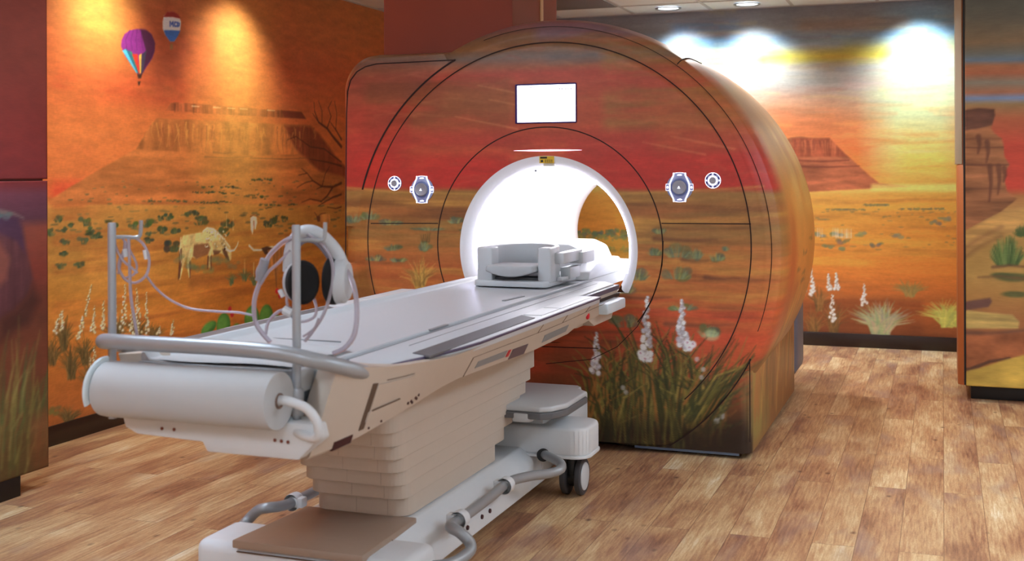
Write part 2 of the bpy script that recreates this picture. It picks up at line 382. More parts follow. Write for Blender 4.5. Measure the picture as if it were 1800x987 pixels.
LW.poly([(470, 440), (500, 434), (520, 440), (522, 470), (516, 500), (510, 480), (490, 476), (486, 502), (480, 478)], (176, 112, 58), .01, .95, True, 44, .4)
for a, b in (((484, 470), (486, 505)), ((512, 470), (514, 508))): LW.stroke([a, b], .014, .008, (120, 70, 40), .9)
for x, y in ((330, 470), (350, 475), (375, 460), (392, 464), (410, 470), (320, 460), (362, 478)): LW.shrub((x, y), 20, 12, random.choice([(96, 106, 78), (110, 112, 80)]), .35)
for x, y in ((407, 500), (430, 492), (447, 500)): LW.tuft((x, y), 13, 26, [(70, 92, 66), (96, 112, 84), (84, 100, 60)], 22, 2, .85)
for x, y in ((430, 480), (446, 486), (410, 405), (398, 400)): LW.stroke([(x, y), (x, y-24)], .008, .003, (220, 205, 150), .7)
# dead branches reaching in from the right
BR = (70, 32, 24)
for pts, w in (([(600, 258), (585, 240), (575, 226), (560, 215), (553, 196), (552, 180)], .026), ([(575, 226), (582, 205), (577, 190), (583, 178)], .012), ([(600, 245), (590, 228), (580, 214)], .018), ([(590, 228), (592, 200), (588, 178)], .01), ([(560, 215), (550, 200)], .008), ([(566, 220), (566, 195), (560, 178)], .008),
               ([(600, 322), (585, 329), (566, 328), (550, 318), (540, 305), (525, 308)], .02), ([(566, 328), (556, 333)], .01), ([(585, 329), (575, 345), (565, 354), (545, 350), (530, 356)], .018), ([(600, 342), (585, 347), (570, 356), (560, 362)], .016), ([(600, 292), (575, 285), (545, 280)], .016), ([(600, 285), (570, 262), (545, 258), (520, 240), (505, 246)], .012), ([(600, 364), (590, 367), (575, 364)], .012), ([(540, 305), (530, 296)], .008), ([(566, 328), (572, 305), (580, 292)], .01), ([(550, 318), (535, 322), (522, 330)], .007)):
    LW.stroke(pts, w, .005, BR, .9)
# yuccas along the skirting
for x, y, sp, h in ((92, 640, 24, 60), (112, 615, 20, 70), (150, 640, 22, 60), (125, 665, 26, 75), (205, 600, 26, 60), (240, 600, 26, 60), (160, 690, 26, 80), (120, 745, 24, 40), (175, 720, 20, 60), (270, 600, 20, 40)):
    LW.tuft((x, y), sp, h, [(92, 66, 34), (112, 84, 46), (80, 70, 40), (130, 96, 54), (68, 56, 34)], 70, 1.8, .8)
LW.shrub((100, 728), 26, 14, (100, 92, 52), .6)
for p0, p1, w, n in (((138, 595), (161, 502), 5, 40), ((163, 585), (166, 540), 5, 24), ((180, 580), (182, 530), 5, 26), ((200, 610), (203, 515), 6, 40), ((216, 580), (220, 500), 6, 36), ((232, 590), (231, 540), 6, 30), ((244, 588), (240, 508), 7, 42), ((258, 585), (257, 515), 5, 30), ((95, 585), (108, 548), 5, 20), ((110, 580), (110, 548), 4, 16), ((303, 588), (304, 565), 4, 14), ((278, 588), (281, 575), 3, 8), ((168, 660), (165, 610), 6, 24), ((160, 680), (158, 630), 6, 24)):
    LW.spike(p0, p1, w, n, ((218, 206, 170), (200, 184, 140), (228, 220, 190)), (100, 84, 46), 2.0)
# prickly pear
for x, y, rx, ry, ro in ((367, 578, 14, 10, .3), (393, 573, 12, 22, -.25), (443, 562, 13, 24, .1), (468, 560, 12, 24, -.15), (418, 580, 8, 10, -.4), (435, 584, 14, 8, .1), (486, 570, 9, 16, -.2)):
    LW.dab((x, y), rx, ry, (62, 112, 50), 1, ro, .12); LW.dab((x-2, y-3), rx*.75, ry*.75, (96, 148, 66), .75, ro, .6)
for x, y in ((404, 544), (408, 553), (487, 512), (492, 520)): LW.dab((x, y), 3, 5, (186, 28, 42), 1, 0, .3)
# balloons
LW.poly([(213, 82), (214, 70), (219, 60), (227, 54), (240, 51), (255, 52), (266, 60), (272, 74), (272, 88), (268, 102), (258, 117), (250, 130), (242, 130), (232, 115), (220, 99)], (122, 36, 120), .006, 1)
LW.poly([(246, 51), (258, 53), (267, 61), (273, 76), (272, 90), (266, 104), (256, 119), (250, 130), (247, 130), (257, 90)], (58, 24, 46), .012, .85)
for x in (222, 231, 240, 250): LW.stroke([(x+(243-x)*.3, 53), (x-1, 70), (x+1, 88)], .008, .008, (88, 24, 92), .6)
for q, col in (([(215, 89), (221, 86), (242, 127), (240, 129)], (70, 160, 205)), ([(221, 86), (227, 90), (243, 128), (241, 128)], (30, 92, 120)), ([(227, 88), (232, 92), (244, 129), (243, 129)], (40, 120, 90)), ([(232, 95), (242, 95), (246, 129), (244, 129)], (190, 44, 34)), ([(244, 97), (249, 94), (248, 129), (246, 129)], (214, 160, 60)), ([(249, 96), (258, 88), (251, 129), (248, 129)], (60, 50, 74))): LW.poly(q, col, .005, 1)
LW.poly([(241, 130), (250, 130), (248, 138), (243, 138)], (60, 36, 34), .005, 1); LW.poly([(242, 143), (247, 143), (246, 150), (243, 150)], (54, 34, 28), .004, 1)
LW.poly([(286, 38), (288, 28), (295, 21), (305, 21), (314, 27), (318, 38), (317, 52), (313, 62), (306, 73), (299, 73), (290, 60), (286, 50)], (208, 200, 196), .006, 1)
LW.poly([(287, 30), (294, 21), (305, 20.5), (314, 26), (317, 33), (303, 30)], (140, 36, 34), .006, 1)
LW.poly([(288, 53), (303, 53), (317, 54), (313, 63), (306, 73), (299, 73), (291, 62)], (56, 96, 168), .006, 1)
BL = (58, 78, 150)
for q in ([(299, 46), (299, 38), (301.5, 43), (304, 38.5), (304, 46)], [(310, 39.5), (307, 39), (306.5, 46), (310, 46)], [(312, 46.5), (312, 39.5), (315.5, 41.5), (315, 45), (312, 46.5)]): LW.stroke(q, .011, .011, BL, 1)
LW.poly([(299, 77), (304, 77), (304, 87), (299, 87)], (120, 90, 50), .006, .8)
LW.speck(.10, .10, .03, 91); LW.speck(.05, .012, .012, 92)

# ---- back wall: streaked sunset, small mesa, sage
BW = Canvas(-3.5, 0.7, 0, ZC, .0055, lambda x, y: (lambda p: (p.x, p.z))(at(x, y, Y=YB)), .0048, .0047)
def bv(y): return at(1550, y, Y=YB).z
BW.grad([(bv(0), (112, 108, 120)), (bv(35), (116, 108, 112)), (bv(60), (112, 122, 142)), (bv(85), (150, 142, 104)), (bv(110), (144, 132, 126)), (bv(150), (146, 126, 120)), (bv(185), (166, 122, 96)), (bv(215), (184, 104, 62)), (bv(260), (204, 96, 46)), (bv(300), (214, 112, 44)), (bv(322), (214, 120, 44)),
         (bv(327), (218, 160, 80)), (bv(345), (198, 132, 54)), (bv(380), (190, 122, 46)), (bv(430), (196, 118, 42)), (bv(480), (196, 108, 38)), (bv(530), (166, 84, 36)), (bv(590), (120, 62, 34)), (bv(620), (100, 54, 32))], .02, 5, 1.4, .1)
b0, b1 = -2.6, .3
for col, a, x0, x1, y0, y1, sd in (((84, 108, 150), .7, 1180, 1300, 25, 40, 1), ((74, 112, 152), .75, 1210, 1300, 58, 68, 2), ((80, 130, 165), .6, 1560, 1690, 20, 60, 3), ((128, 132, 176), .8, 1370, 1480, 74, 84, 4), ((178, 146, 44), .85, 1330, 1560, 84, 108, 5), ((170, 140, 60), .6, 1230, 1330, 98, 112, 6), ((150, 132, 140), .6, 1340, 1560, 110, 120, 7), ((200, 88, 48), .5, 1340, 1490, 175, 220, 8), ((176, 186, 140), .75, 1540, 1690, 130, 300, 9), ((140, 98, 78), .6, 1400, 1600, 34, 48, 10), ((186, 120, 110), .5, 1480, 1600, 138, 150, 11), ((214, 170, 62), .7, 1560, 1690, 240, 325, 12)):  # pale green patch at right paints in the end downlight's pool
    BW.tint(col, a, BW.W((x0, 0))[0], BW.W((x1, 0))[0], bv(y1), bv(y0), .09 if y1-y0 < 40 else .3, 50+sd, .9, .07, -.25)
for k in range(120):
    x = random.uniform(1150, 1700); y = random.uniform(10, 320); L = random.uniform(30, 110)
    BW.stroke([(x, y), (x+L/2, y+random.uniform(-2, 2)), (x+L, y+random.uniform(-3, 4))], .01, .02, random.choice([(178, 140, 110), (160, 90, 70), (200, 160, 90), (140, 120, 140)] if y < 180 else [(222, 130, 60), (200, 90, 50), (226, 160, 80)]), .22, soft=.03)
BW.poly([(1240, 334), (1325, 290), (1380, 246), (1390, 242), (1408, 240), (1425, 243), (1458, 243), (1466, 252), (1500, 283), (1530, 310), (1545, 322), (1600, 328), (1380, 340), (1240, 338)], (150, 76, 48), .012, 1, True, 61, .35, .25, .05)
BW.poly([(1392, 243), (1425, 243), (1458, 243), (1470, 255), (1490, 276), (1395, 276)], (142, 62, 38), .01, .85, True, 62, .4, .05, .3)
for a, b, y in ((1396, 1492, 282), (1400, 1510, 292)): BW.stroke([(a, y), ((a+b)/2, y+2), (b, y)], .014, .01, (104, 44, 32), .7)
for k in range(30):
    x = random.uniform(1395, 1470); y = random.uniform(246, 252); BW.stroke([(x, y), (x+random.uniform(-2, 4), y+random.uniform(10, 28))], .01, .004, random.choice([(110, 48, 34), (190, 96, 56)]), .5)
BW.tint((224, 188, 96), .7, BW.W((1530, 0))[0], BW.W((1690, 0))[0], bv(336), bv(324), .03)
BW.tint((150, 84, 40), .6, b0, b1, bv(560), bv(340), .03, 71, 1.0, .05, .15)
BW.tint((210, 140, 50), .6, b0, b1, bv(470), bv(350), .03, 72, 1.0, .06, .1)
BW.tint((110, 56, 32), .6, b0, BW.W((1620, 0))[0], bv(600), bv(525), .05, 73, .8, .06, -.1)
for k in range(150):
    x = random.uniform(1100, 1690); y = 368+random.random()**1.5*75; BW.dab((x, y), random.uniform(2, 6), random.uniform(.8, 1.6), random.choice([(120, 96, 62), (104, 92, 66), (140, 110, 66)]), .5)
for y, x0, x1 in ((370, 1450, 1520), (369, 1580, 1660), (362, 1520, 1560)):
    for k in range(20): BW.shrub((random.uniform(x0, x1), y), 7, 3, (112, 98, 66), .6)
for x, y in ((1441, 416), (1470, 416), (1482, 428), (1515, 416), (1575, 418), (1540, 434), (1487, 440), (1455, 436), (1660, 388), (1645, 395)): BW.shrub((x, y), 18, 8, random.choice([(116, 100, 74), (104, 96, 76), (120, 112, 84)]), .7)
for x, y in ((1441, 410), (1468, 410), (1485, 412), (1492, 412), (1474, 412)):
    for k in range(3): BW.stroke([(x+k*4-4, y+6), (x+k*4-4, y-9)], .01, .004, (206, 180, 168), .6)
# sage and yucca in front
SG = [(140, 146, 104), (158, 150, 110), (120, 132, 100), (168, 140, 116), (134, 120, 116)]
BW.tuft((1548, 588), 56, 72, SG, 150, 5, .65); BW.tuft((1668, 572), 52, 56, [(172, 164, 74), (190, 176, 90), (150, 150, 76)], 100, 4, .65); BW.tuft((1600, 520), 34, 34, [(130, 100, 54), (120, 110, 66), (150, 112, 60)], 60, 2.5, .7)
for x, y, sp, h in ((1430, 590, 26, 60), (1466, 585, 30, 70), (1440, 545, 22, 50)): BW.tuft((x, y), sp, h, [(110, 74, 40), (130, 84, 44), (90, 66, 40), (150, 96, 50)], 60, 1.6, .75)
for p0, p1, w in (((1428, 518), (1427, 474), 5), ((1457, 510), (1456, 482), 5), ((1471, 510), (1470, 480), 5), ((1462, 565), (1463, 518), 7), ((1518, 535), (1519, 501), 6), ((1414, 510), (1415, 478), 4)):
    BW.spike(p0, p1, w, 30, ((226, 214, 214), (206, 190, 190), (236, 226, 224)), (120, 90, 60), 2.4)
# landscape glimpsed through the bore
for k in range(60): BW.shrub((random.uniform(1010, 1110), random.choice([412, 414, 418, 440, 445])+random.uniform(-4, 4)), 10, 7, random.choice([(100, 104, 78), (116, 112, 70), (90, 98, 80)]), .7)
BW.tint((176, 140, 56), .6, BW.W((1000, 0))[0], BW.W((1120, 0))[0], bv(475), bv(425), .05)
BW.speck(.09, .2, .03, 93); BW.speck(.04, .015, .015, 94)

# ---- scanner front cover
GF = Canvas(-3.2, -.55, 0, 2.3, .0045, lambda x, y: (lambda p: (p.x, p.z))(at(x, y, Y=GY)), .0030, .0028)
def gv(y): return at(960, y, Y=GY).z
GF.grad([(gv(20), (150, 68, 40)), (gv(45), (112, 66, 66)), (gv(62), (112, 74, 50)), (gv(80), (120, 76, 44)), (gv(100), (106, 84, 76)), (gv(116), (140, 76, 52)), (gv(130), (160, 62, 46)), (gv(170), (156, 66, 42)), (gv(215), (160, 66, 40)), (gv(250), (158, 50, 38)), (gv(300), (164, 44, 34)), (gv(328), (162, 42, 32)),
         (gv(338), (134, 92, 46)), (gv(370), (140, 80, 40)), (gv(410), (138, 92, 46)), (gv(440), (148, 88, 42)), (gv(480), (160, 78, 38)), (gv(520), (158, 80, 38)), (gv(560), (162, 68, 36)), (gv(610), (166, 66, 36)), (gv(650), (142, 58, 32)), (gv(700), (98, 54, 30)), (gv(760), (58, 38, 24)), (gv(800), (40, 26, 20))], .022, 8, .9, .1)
g0, g1 = -3.2, -.6
for col, a, x0, x1, y0, y1, sd in (((104, 76, 92), .75, 940, 1170, 44, 70, 1), ((98, 84, 82), .85, 960, 1110, 92, 108, 2), ((130, 86, 42), .7, 1060, 1330, 90, 230, 3), ((172, 96, 50), .6, 780, 920, 150, 200, 4), ((120, 66, 36), .6, 640, 900, 130, 220, 5), ((176, 88, 44), .5, 700, 1000, 255, 290, 6), ((172, 36, 30), .7, 620, 900, 270, 328, 7), ((172, 40, 30), .6, 1060, 1320, 270, 328, 8), ((150, 40, 32), .5, 606, 720, 180, 320, 9), ((160, 74, 40), .5, 1150, 1330, 180, 270, 10), ((108, 54, 34), .5, 600, 760, 90, 160, 11)):
    GF.tint(col, a, GF.W((x0, 300))[0], GF.W((x1, 300))[0], gv(y1), gv(y0), .06, 100+sd, .45, .06, -.15)
for k in range(140):
    x = random.uniform(600, 1300); y = random.uniform(50, 325); L = random.uniform(30, 120)
    GF.stroke([(x, y+6), (x+L/2, y+random.uniform(-2, 2)), (x+L, y+random.uniform(2, 10))], .004, .012, random.choice([(190, 90, 54), (140, 50, 36), (176, 60, 40), (180, 110, 66)]), .2, soft=.015)
for x, y in ((840, 150), (860, 175), (800, 205), (1130, 250), (1180, 240)):
    GF.stroke([(x, y), (x+50, y+10), (x+110, y+22)], .003, .008, (205, 130, 80), .45, soft=.01)
GF.stroke([(606, 330), (700, 338), (900, 343), (1090, 341), (1250, 334), (1340, 328)], .010, .010, (166, 116, 52), .7, soft=.01)
for col, a, y0, y1, sd, th in (((176, 122, 52), .75, 350, 520, 1, .1), ((96, 58, 34), .7, 350, 500, 2, .22), ((172, 96, 44), .7, 400, 560, 3, .1), ((182, 62, 36), .6, 520, 660, 4, .0), ((106, 84, 46), .55, 370, 450, 5, .12), ((92, 46, 30), .6, 500, 640, 6, .25)):
    GF.tint(col, a, g0, g1, gv(y1), gv(y0), .04, 120+sd, .5, .035, th)
for y, x0, x1 in ((522, 1090, 1180), (570, 1170, 1290), (582, 960, 1140), (600, 1060, 1170), (488, 1240, 1300), (420, 1150, 1260), (457, 1200, 1245)):
    GF.stroke([(x0, y), ((x0+x1)/2, y+3), (x1, y+1)], .022, .006, (88, 50, 38), .6, soft=.015)
GB = [(92, 100, 78), (120, 122, 84), (150, 140, 76), (78, 86, 74), (104, 116, 96)]
for x, y, w, h in ((1190, 452, 44, 22), (1225, 454, 20, 16), (1190, 490, 42, 22), (1120, 492, 40, 20), (1260, 458, 24, 12), (1275, 440, 10, 6), (1095, 515, 44, 22), (1245, 592, 34, 20), (1150, 448, 24, 12), (1098, 575, 40, 22), (1200, 545, 40, 12), (745, 440, 20, 16), (685, 395, 36, 9), (800, 392, 24, 10), (755, 405, 50, 6), (650, 385, 30, 14), (690, 440, 26, 10), (660, 458, 30, 9), (700, 460, 26, 8), (820, 410, 20, 8), (1160, 410, 20, 8), (840, 440, 20, 10), (620, 390, 26, 12)):
    GF.shrub((x, y), w, h, random.choice([(84, 82, 58), (96, 90, 60)]), .7); GF.bush((x, y), w, h*1.1, GB, 22, .65)
GF.dab((1250, 590), 14, 10, (176, 176, 140), .5)
GF.tuft((738, 505), 34, 62, [(176, 128, 54), (196, 148, 70), (150, 104, 46), (120, 88, 44)], 60, 2.6, .75)
for k in range(5): GF.stroke([(742+k*3, 426), (740+k*4, 414-k)], .006, .003, (64, 56, 36), .8)
GF.poly([(606, 480), (650, 470), (660, 520), (640, 560), (606, 560)], (112, 74, 36), .05, .7)
# grass clump with yucca flowers
GG = [(84, 74, 34), (112, 98, 44), (60, 58, 30), (136, 112, 54), (46, 46, 26), (140, 86, 40), (52, 54, 34)]
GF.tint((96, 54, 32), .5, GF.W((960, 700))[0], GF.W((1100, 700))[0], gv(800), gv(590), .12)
for cx, n, h in ((1080, 60, 150), (1120, 60, 190), (1165, 60, 175), (1210, 56, 170), (1060, 44, 120), (1245, 36, 120)):
    for k in range(n):
        b = cx+random.uniform(-30, 30); y = random.uniform(700, 790); t = random.uniform(-1, 1)
        hh = h*random.uniform(.45, 1.0)
        GF.stroke([(b, y), (b+t*18, y-hh*.6), (b+t*random.uniform(40, 78), y-hh*random.uniform(.72, 1))], .017*random.uniform(.5, 1.1), .003, random.choice(GG), .9)
for k in range(50):
    b = random.uniform(1200, 1260); y = random.uniform(700, 770)
    GF.stroke([(b, y), (b+30, y-50), (b+random.uniform(50, 90), y-random.uniform(60, 120))], .012, .003, random.choice(GG), .8)
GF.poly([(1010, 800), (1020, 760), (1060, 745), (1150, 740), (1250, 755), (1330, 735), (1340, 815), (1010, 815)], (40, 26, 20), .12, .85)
for k in range(40):
    b = random.uniform(1050, 1200); y = random.uniform(770, 800); GF.stroke([(b, y), (b+random.uniform(-15, 15), y-random.uniform(40, 110))], .010, .003, random.choice([(38, 36, 24), (64, 58, 30), (96, 84, 40)]), .8)
WH = ((208, 200, 210), (184, 174, 188), (222, 216, 222), (166, 152, 164))
for p0, p1, w, d, n in (((1133, 632), (1137, 522), 11, 5.2, 46), ((1200, 612), (1198, 528), 12, 5.2, 40), ((1047, 655), (1049, 585), 9, 4.2, 30)):
    GF.spike(p0, p1, w, n, WH, (84, 72, 40), d)
for x, y in ((1212, 612), (1208, 604), (1218, 606), (1134, 632), (1126, 622), (1046, 632)): GF.dab((x, y), 6, 6.5, (200, 192, 204), .9); GF.dab((x, y-1), 2, 2, (140, 70, 90), .6)
GF.stroke([(1200, 622), (1200, 680)], .007, .006, (84, 72, 40), .9); GF.stroke([(1134, 636), (1134, 690)], .007, .006, (84, 72, 40), .9)
for x, y in ((1236, 650), (1233, 664), (1258, 742), (1100, 690), (1095, 682), (1268, 736), (1225, 632)): GF.dab((x, y), 4, 4.5, (172, 162, 170), .7)
GF.poly([(1318, 640), (1345, 640), (1345, 770), (1316, 770), (1300, 690)], (120, 104, 60), .04, .55, True, 140, .5, .03, .12)
GF.speck(.10, .12, .03, 95); GF.speck(.05, .012, .012, 96)

# ---- scanner side skin (depth, height)
GS = Canvas(5.5, 7.7, 0, 2.4, .012, lambda x, y: (lambda p: (p.y, p.z))(at(x, y, X=-.87)), .012, .0035)
GS.grad([(0, (112, 66, 34)), (.3, (150, 92, 48)), (.55, (164, 82, 40)), (.9, (168, 78, 38)), (1.15, (166, 86, 38)), (1.3, (176, 104, 44)), (1.5, (160, 96, 56)), (1.8, (140, 104, 84)), (2.2, (112, 74, 66)), (2.4, (150, 68, 44))], .06, 15, .6, .2)
GS.tint((190, 128, 56), .7, 6.2, 7.6, .5, 1.3, .2, 151, .3, .25, -.2)
GS.tint((190, 150, 90), .6, 6.4, 7.6, 1.2, 1.7, .2, 152, .25, .3, -.1)
GS.tint((120, 120, 60), .6, 5.5, 6.3, .05, .5, .1, 153, .1, .3, -.1)
GS.tint((120, 76, 50), .55, 6.3, 7.0, .1, .6, .1, 154, .15, .4, 0)
for k in range(70):
    u = random.uniform(6.0, 7.4); v = random.uniform(.05, .5); GS.stroke([(u, v), (u+.05, v+.15), (u+random.uniform(-.1, .25), v+.3)], .05, .01, random.choice([(176, 130, 66), (120, 80, 44), (150, 110, 56), (96, 66, 40)]), .5, px=False, soft=.03)
for x, y in ((1378, 420), (1365, 445), (1367, 480), (1352, 476), (1368, 495)): GS.shrub((x, y), 8, 8, (110, 72, 40), .6)
GS.speck(.08, .3, .1, 97)

# ---- cabinets
LC = Canvas(2.4, 4.25, 0, ZC, .006, lambda x, y: (lambda p: (p.y, p.z))(at(x, y, X=-3.75)), .0033, .0027)
def cv(y): return at(45, y, X=-3.75).z
LC.grad([(cv(-100), (118, 46, 34)), (cv(100), (112, 42, 32)), (cv(250), (124, 38, 34)), (cv(318), (120, 36, 36)), (cv(340), (112, 52, 66)), (cv(385), (92, 46, 60)), (cv(400), (138, 62, 44)), (cv(480), (130, 50, 36)), (cv(560), (104, 50, 34)), (cv(620), (120, 58, 36)), (cv(760), (112, 62, 38)), (cv(860), (92, 58, 36))], .02, 17, .6, .1)
LC.poly([(-300, 380), (30, 382), (40, 400), (48, 455), (-300, 470)], (72, 40, 66), .03, .9)
LC.poly([(-300, 405), (-5, 408), (30, 425), (52, 460), (58, 490), (48, 520), (25, 545), (0, 562), (-300, 600)], (96, 48, 52), .02, 1, True, 161, .25)
LC.poly([(-300, 425), (0, 425), (18, 455), (12, 490), (0, 505), (-300, 540)], (140, 72, 58), .03, .8)
LC.poly([(0, 562), (25, 545), (48, 520), (58, 500), (70, 530), (50, 570), (0, 600)], (70, 34, 28), .05, .8)
LC.stroke([(0, 372), (24, 376), (42, 384)], .02, .006, (128, 104, 96), .8); LC.shrub((6, 385), 26, 14, (84, 92, 96), .7)
LC.tint((104, 88, 44), .55, 2.4, 4.25, cv(845), cv(690), .1, 162, .1, .5, -.3)
for k in range(420):
    x = random.uniform(-500, 84); y = random.uniform(690, 840); h = random.uniform(50, 140)*(1 if x > -60 else 1)
    LC.stroke([(x, y), (x+random.uniform(0, 12), y-h*.6), (x+random.uniform(4, 24), y-h)], .016, .005, random.choice([(146, 128, 64), (108, 96, 46), (92, 86, 44), (150, 128, 70), (84, 92, 50), (120, 78, 44)]), .5, soft=.012)
LC.tint((140, 78, 44), .7, LC.W((52, 0))[0], LC.W((90, 0))[0], cv(835), cv(735), .06)
LC.speck(.08, .1, .04, 98)
RC = Canvas(.03, 1.0, 0, ZC, .006, lambda x, y: (lambda p: (p.x, p.z))(at(x, y, Y=7.54)), .0037, .0036)
def rv(y): return at(1745, y, Y=7.54).z
RC.grad([(rv(-20), (78, 78, 76)), (rv(30), (92, 84, 74)), (rv(75), (116, 90, 66)), (rv(95), (98, 94, 90)), (rv(106), (92, 104, 122)), (rv(116), (150, 92, 62)), (rv(130), (156, 86, 58)), (rv(146), (120, 108, 96)), (rv(162), (150, 90, 64)), (rv(172), (104, 120, 160)), (rv(184), (140, 104, 68)), (rv(210), (160, 82, 52)), (rv(255), (176, 60, 42)), (rv(330), (182, 58, 42)), (rv(345), (160, 100, 56)),
          (rv(372), (170, 120, 66)), (rv(430), (160, 116, 58)), (rv(480), (166, 122, 62)), (rv(520), (160, 110, 56)), (rv(560), (150, 92, 52)), (rv(600), (146, 82, 48)), (rv(640), (150, 84, 44)), (rv(690), (150, 100, 46))], .012, 19, .8, .1)
RC.poly([(1684, 196), (1720, 190), (1745, 191), (1750, 199), (1746, 212), (1742, 226), (1750, 236), (1760, 243), (1764, 252), (1766, 276), (1775, 290), (1768, 300), (1766, 318), (1770, 336), (1788, 350), (1760, 372), (1684, 412)], (142, 86, 54), .006, 1, True, 171, .45, .4, .04)
RC.poly([(1684, 196), (1720, 190), (1748, 192), (1749, 203), (1744, 220), (1720, 226), (1684, 232)], (84, 50, 40), .008, .9, True, 172, .4, .2, .04)
for a, y, w in (((1684, 1764), 259, .008), ((1684, 1772), 290, .012), ((1684, 1766), 331, .006), ((1690, 1760), 244, .006)): RC.stroke([(a[0], y), ((a[0]+a[1])/2, y+1), (a[1], y)], w, w*.6, (84, 46, 34), .8)
for x, y, h in ((1740, 292, 62), (1755, 292, 50), (1735, 250, 36), (1765, 296, 24), (1720, 240, 30)): RC.stroke([(x, y), (x+2, y+h*.5), (x-1, y+h)], .03, .01, (92, 52, 38), .75)
RC.poly([(1684, 420), (1720, 395), (1770, 370), (1810, 365), (1810, 400), (1740, 420), (1684, 455)], (176, 126, 68), .02, .85, True, 173, .3, .3, .03)
for y0, y1 in ((425, 470), (440, 440)): RC.stroke([(1684, y0+20), (1720, y0-5), (1760, y0-25)], .03, .02, (120, 76, 48), .55, soft=.03)
RC.bush((1770, 466), 52, 52, [(70, 88, 44), (96, 112, 56), (54, 70, 38), (110, 120, 66)], 110, .85); RC.bush((1800, 415), 34, 20, [(70, 80, 44), (60, 76, 40)], 40, .8)
RC.stroke([(1745, 470), (1775, 467), (1810, 470)], .02, .012, (96, 62, 44), .7)
for x, y, w, h in ((1780, 488, 50, 13), (1785, 518, 40, 9), (1760, 484, 30, 8)): RC.dab((x, y), w*.6, h*.6, (70, 76, 44), .8, 0, .5)
RC.stroke([(1720, 488), (1760, 486), (1810, 492)], .014, .02, (110, 74, 48), .6)
RC.poly([(1684, 535), (1700, 530), (1740, 524), (1744, 530), (1738, 540), (1684, 548)], (100, 64, 60), .01, .9)
RC.poly([(1684, 552), (1700, 546), (1780, 554), (1792, 566), (1790, 578), (1700, 578), (1684, 572)], (170, 136, 76), .008, 1, True, 174, .25, .3, .02)
RC.stroke([(1684, 584), (1740, 588), (1800, 582)], .03, .02, (92, 60, 50), .75, soft=.02)
RC.poly([(1684, 592), (1810, 584), (1810, 640), (1760, 632), (1720, 648), (1684, 655)], (150, 82, 48), .02, .9, True, 175, .35, .12, .08)
RC.stroke([(1684, 651), (1705, 650), (1740, 636), (1775, 630)], .03, .012, (70, 44, 36), .8)
RC.poly([(1684, 656), (1720, 648), (1770, 632), (1810, 622), (1810, 700), (1684, 700)], (182, 142, 58), .01, 1, True, 176, .2, .2, .08)
RC.speck(.08, .1, .04, 99)
# ------------------------------------------------------------------ materials
paint = paint_mat('mural_paint', .5, .25)
paint_sheen = paint_mat('vinyl_wrap_paint', .38, .35)
white = mat('white_plastic', (212, 213, 214), .38, noise=.02)
offwhite = mat('warm_white_plastic', (196, 180, 164), .42, noise=.025)
lightgrey = mat('light_grey_plastic', (192, 194, 196), .38, noise=.02)
midgrey = mat('mid_grey_plastic', (136, 137, 138), .45, noise=.03)
darkgrey = mat('dark_grey_plastic', (98, 98, 100), .5, noise=.04)
black = mat('black_plastic', (18, 16, 16), .5)
foam = mat('black_foam', (12, 11, 12), .9, noise=.2, nscale=400)
gap = mat('panel_gap', (40, 18, 14), .8)
seamtan = mat('tan_gap', (98, 76, 60), .8)
tubegrey = mat('grey_tube_metal', (160, 162, 165), .34, .3, noise=.03)
clear = mat('clear_lilac_tube', (214, 206, 216), .18, noise=.02, trans=.6)
paper = mat('white_paper', (186, 186, 186), .75, noise=.015)
cocoa = mat('dark_skirting', (44, 28, 22), .35, noise=.1)
redm = mat('red_mark', (200, 24, 40), .4)
plum = mat('plum_recess', (96, 78, 84), .5)
purple = mat('purple_edge', (76, 62, 88), .4)
mat_red = mat('brown_slot', (66, 26, 26), .6)

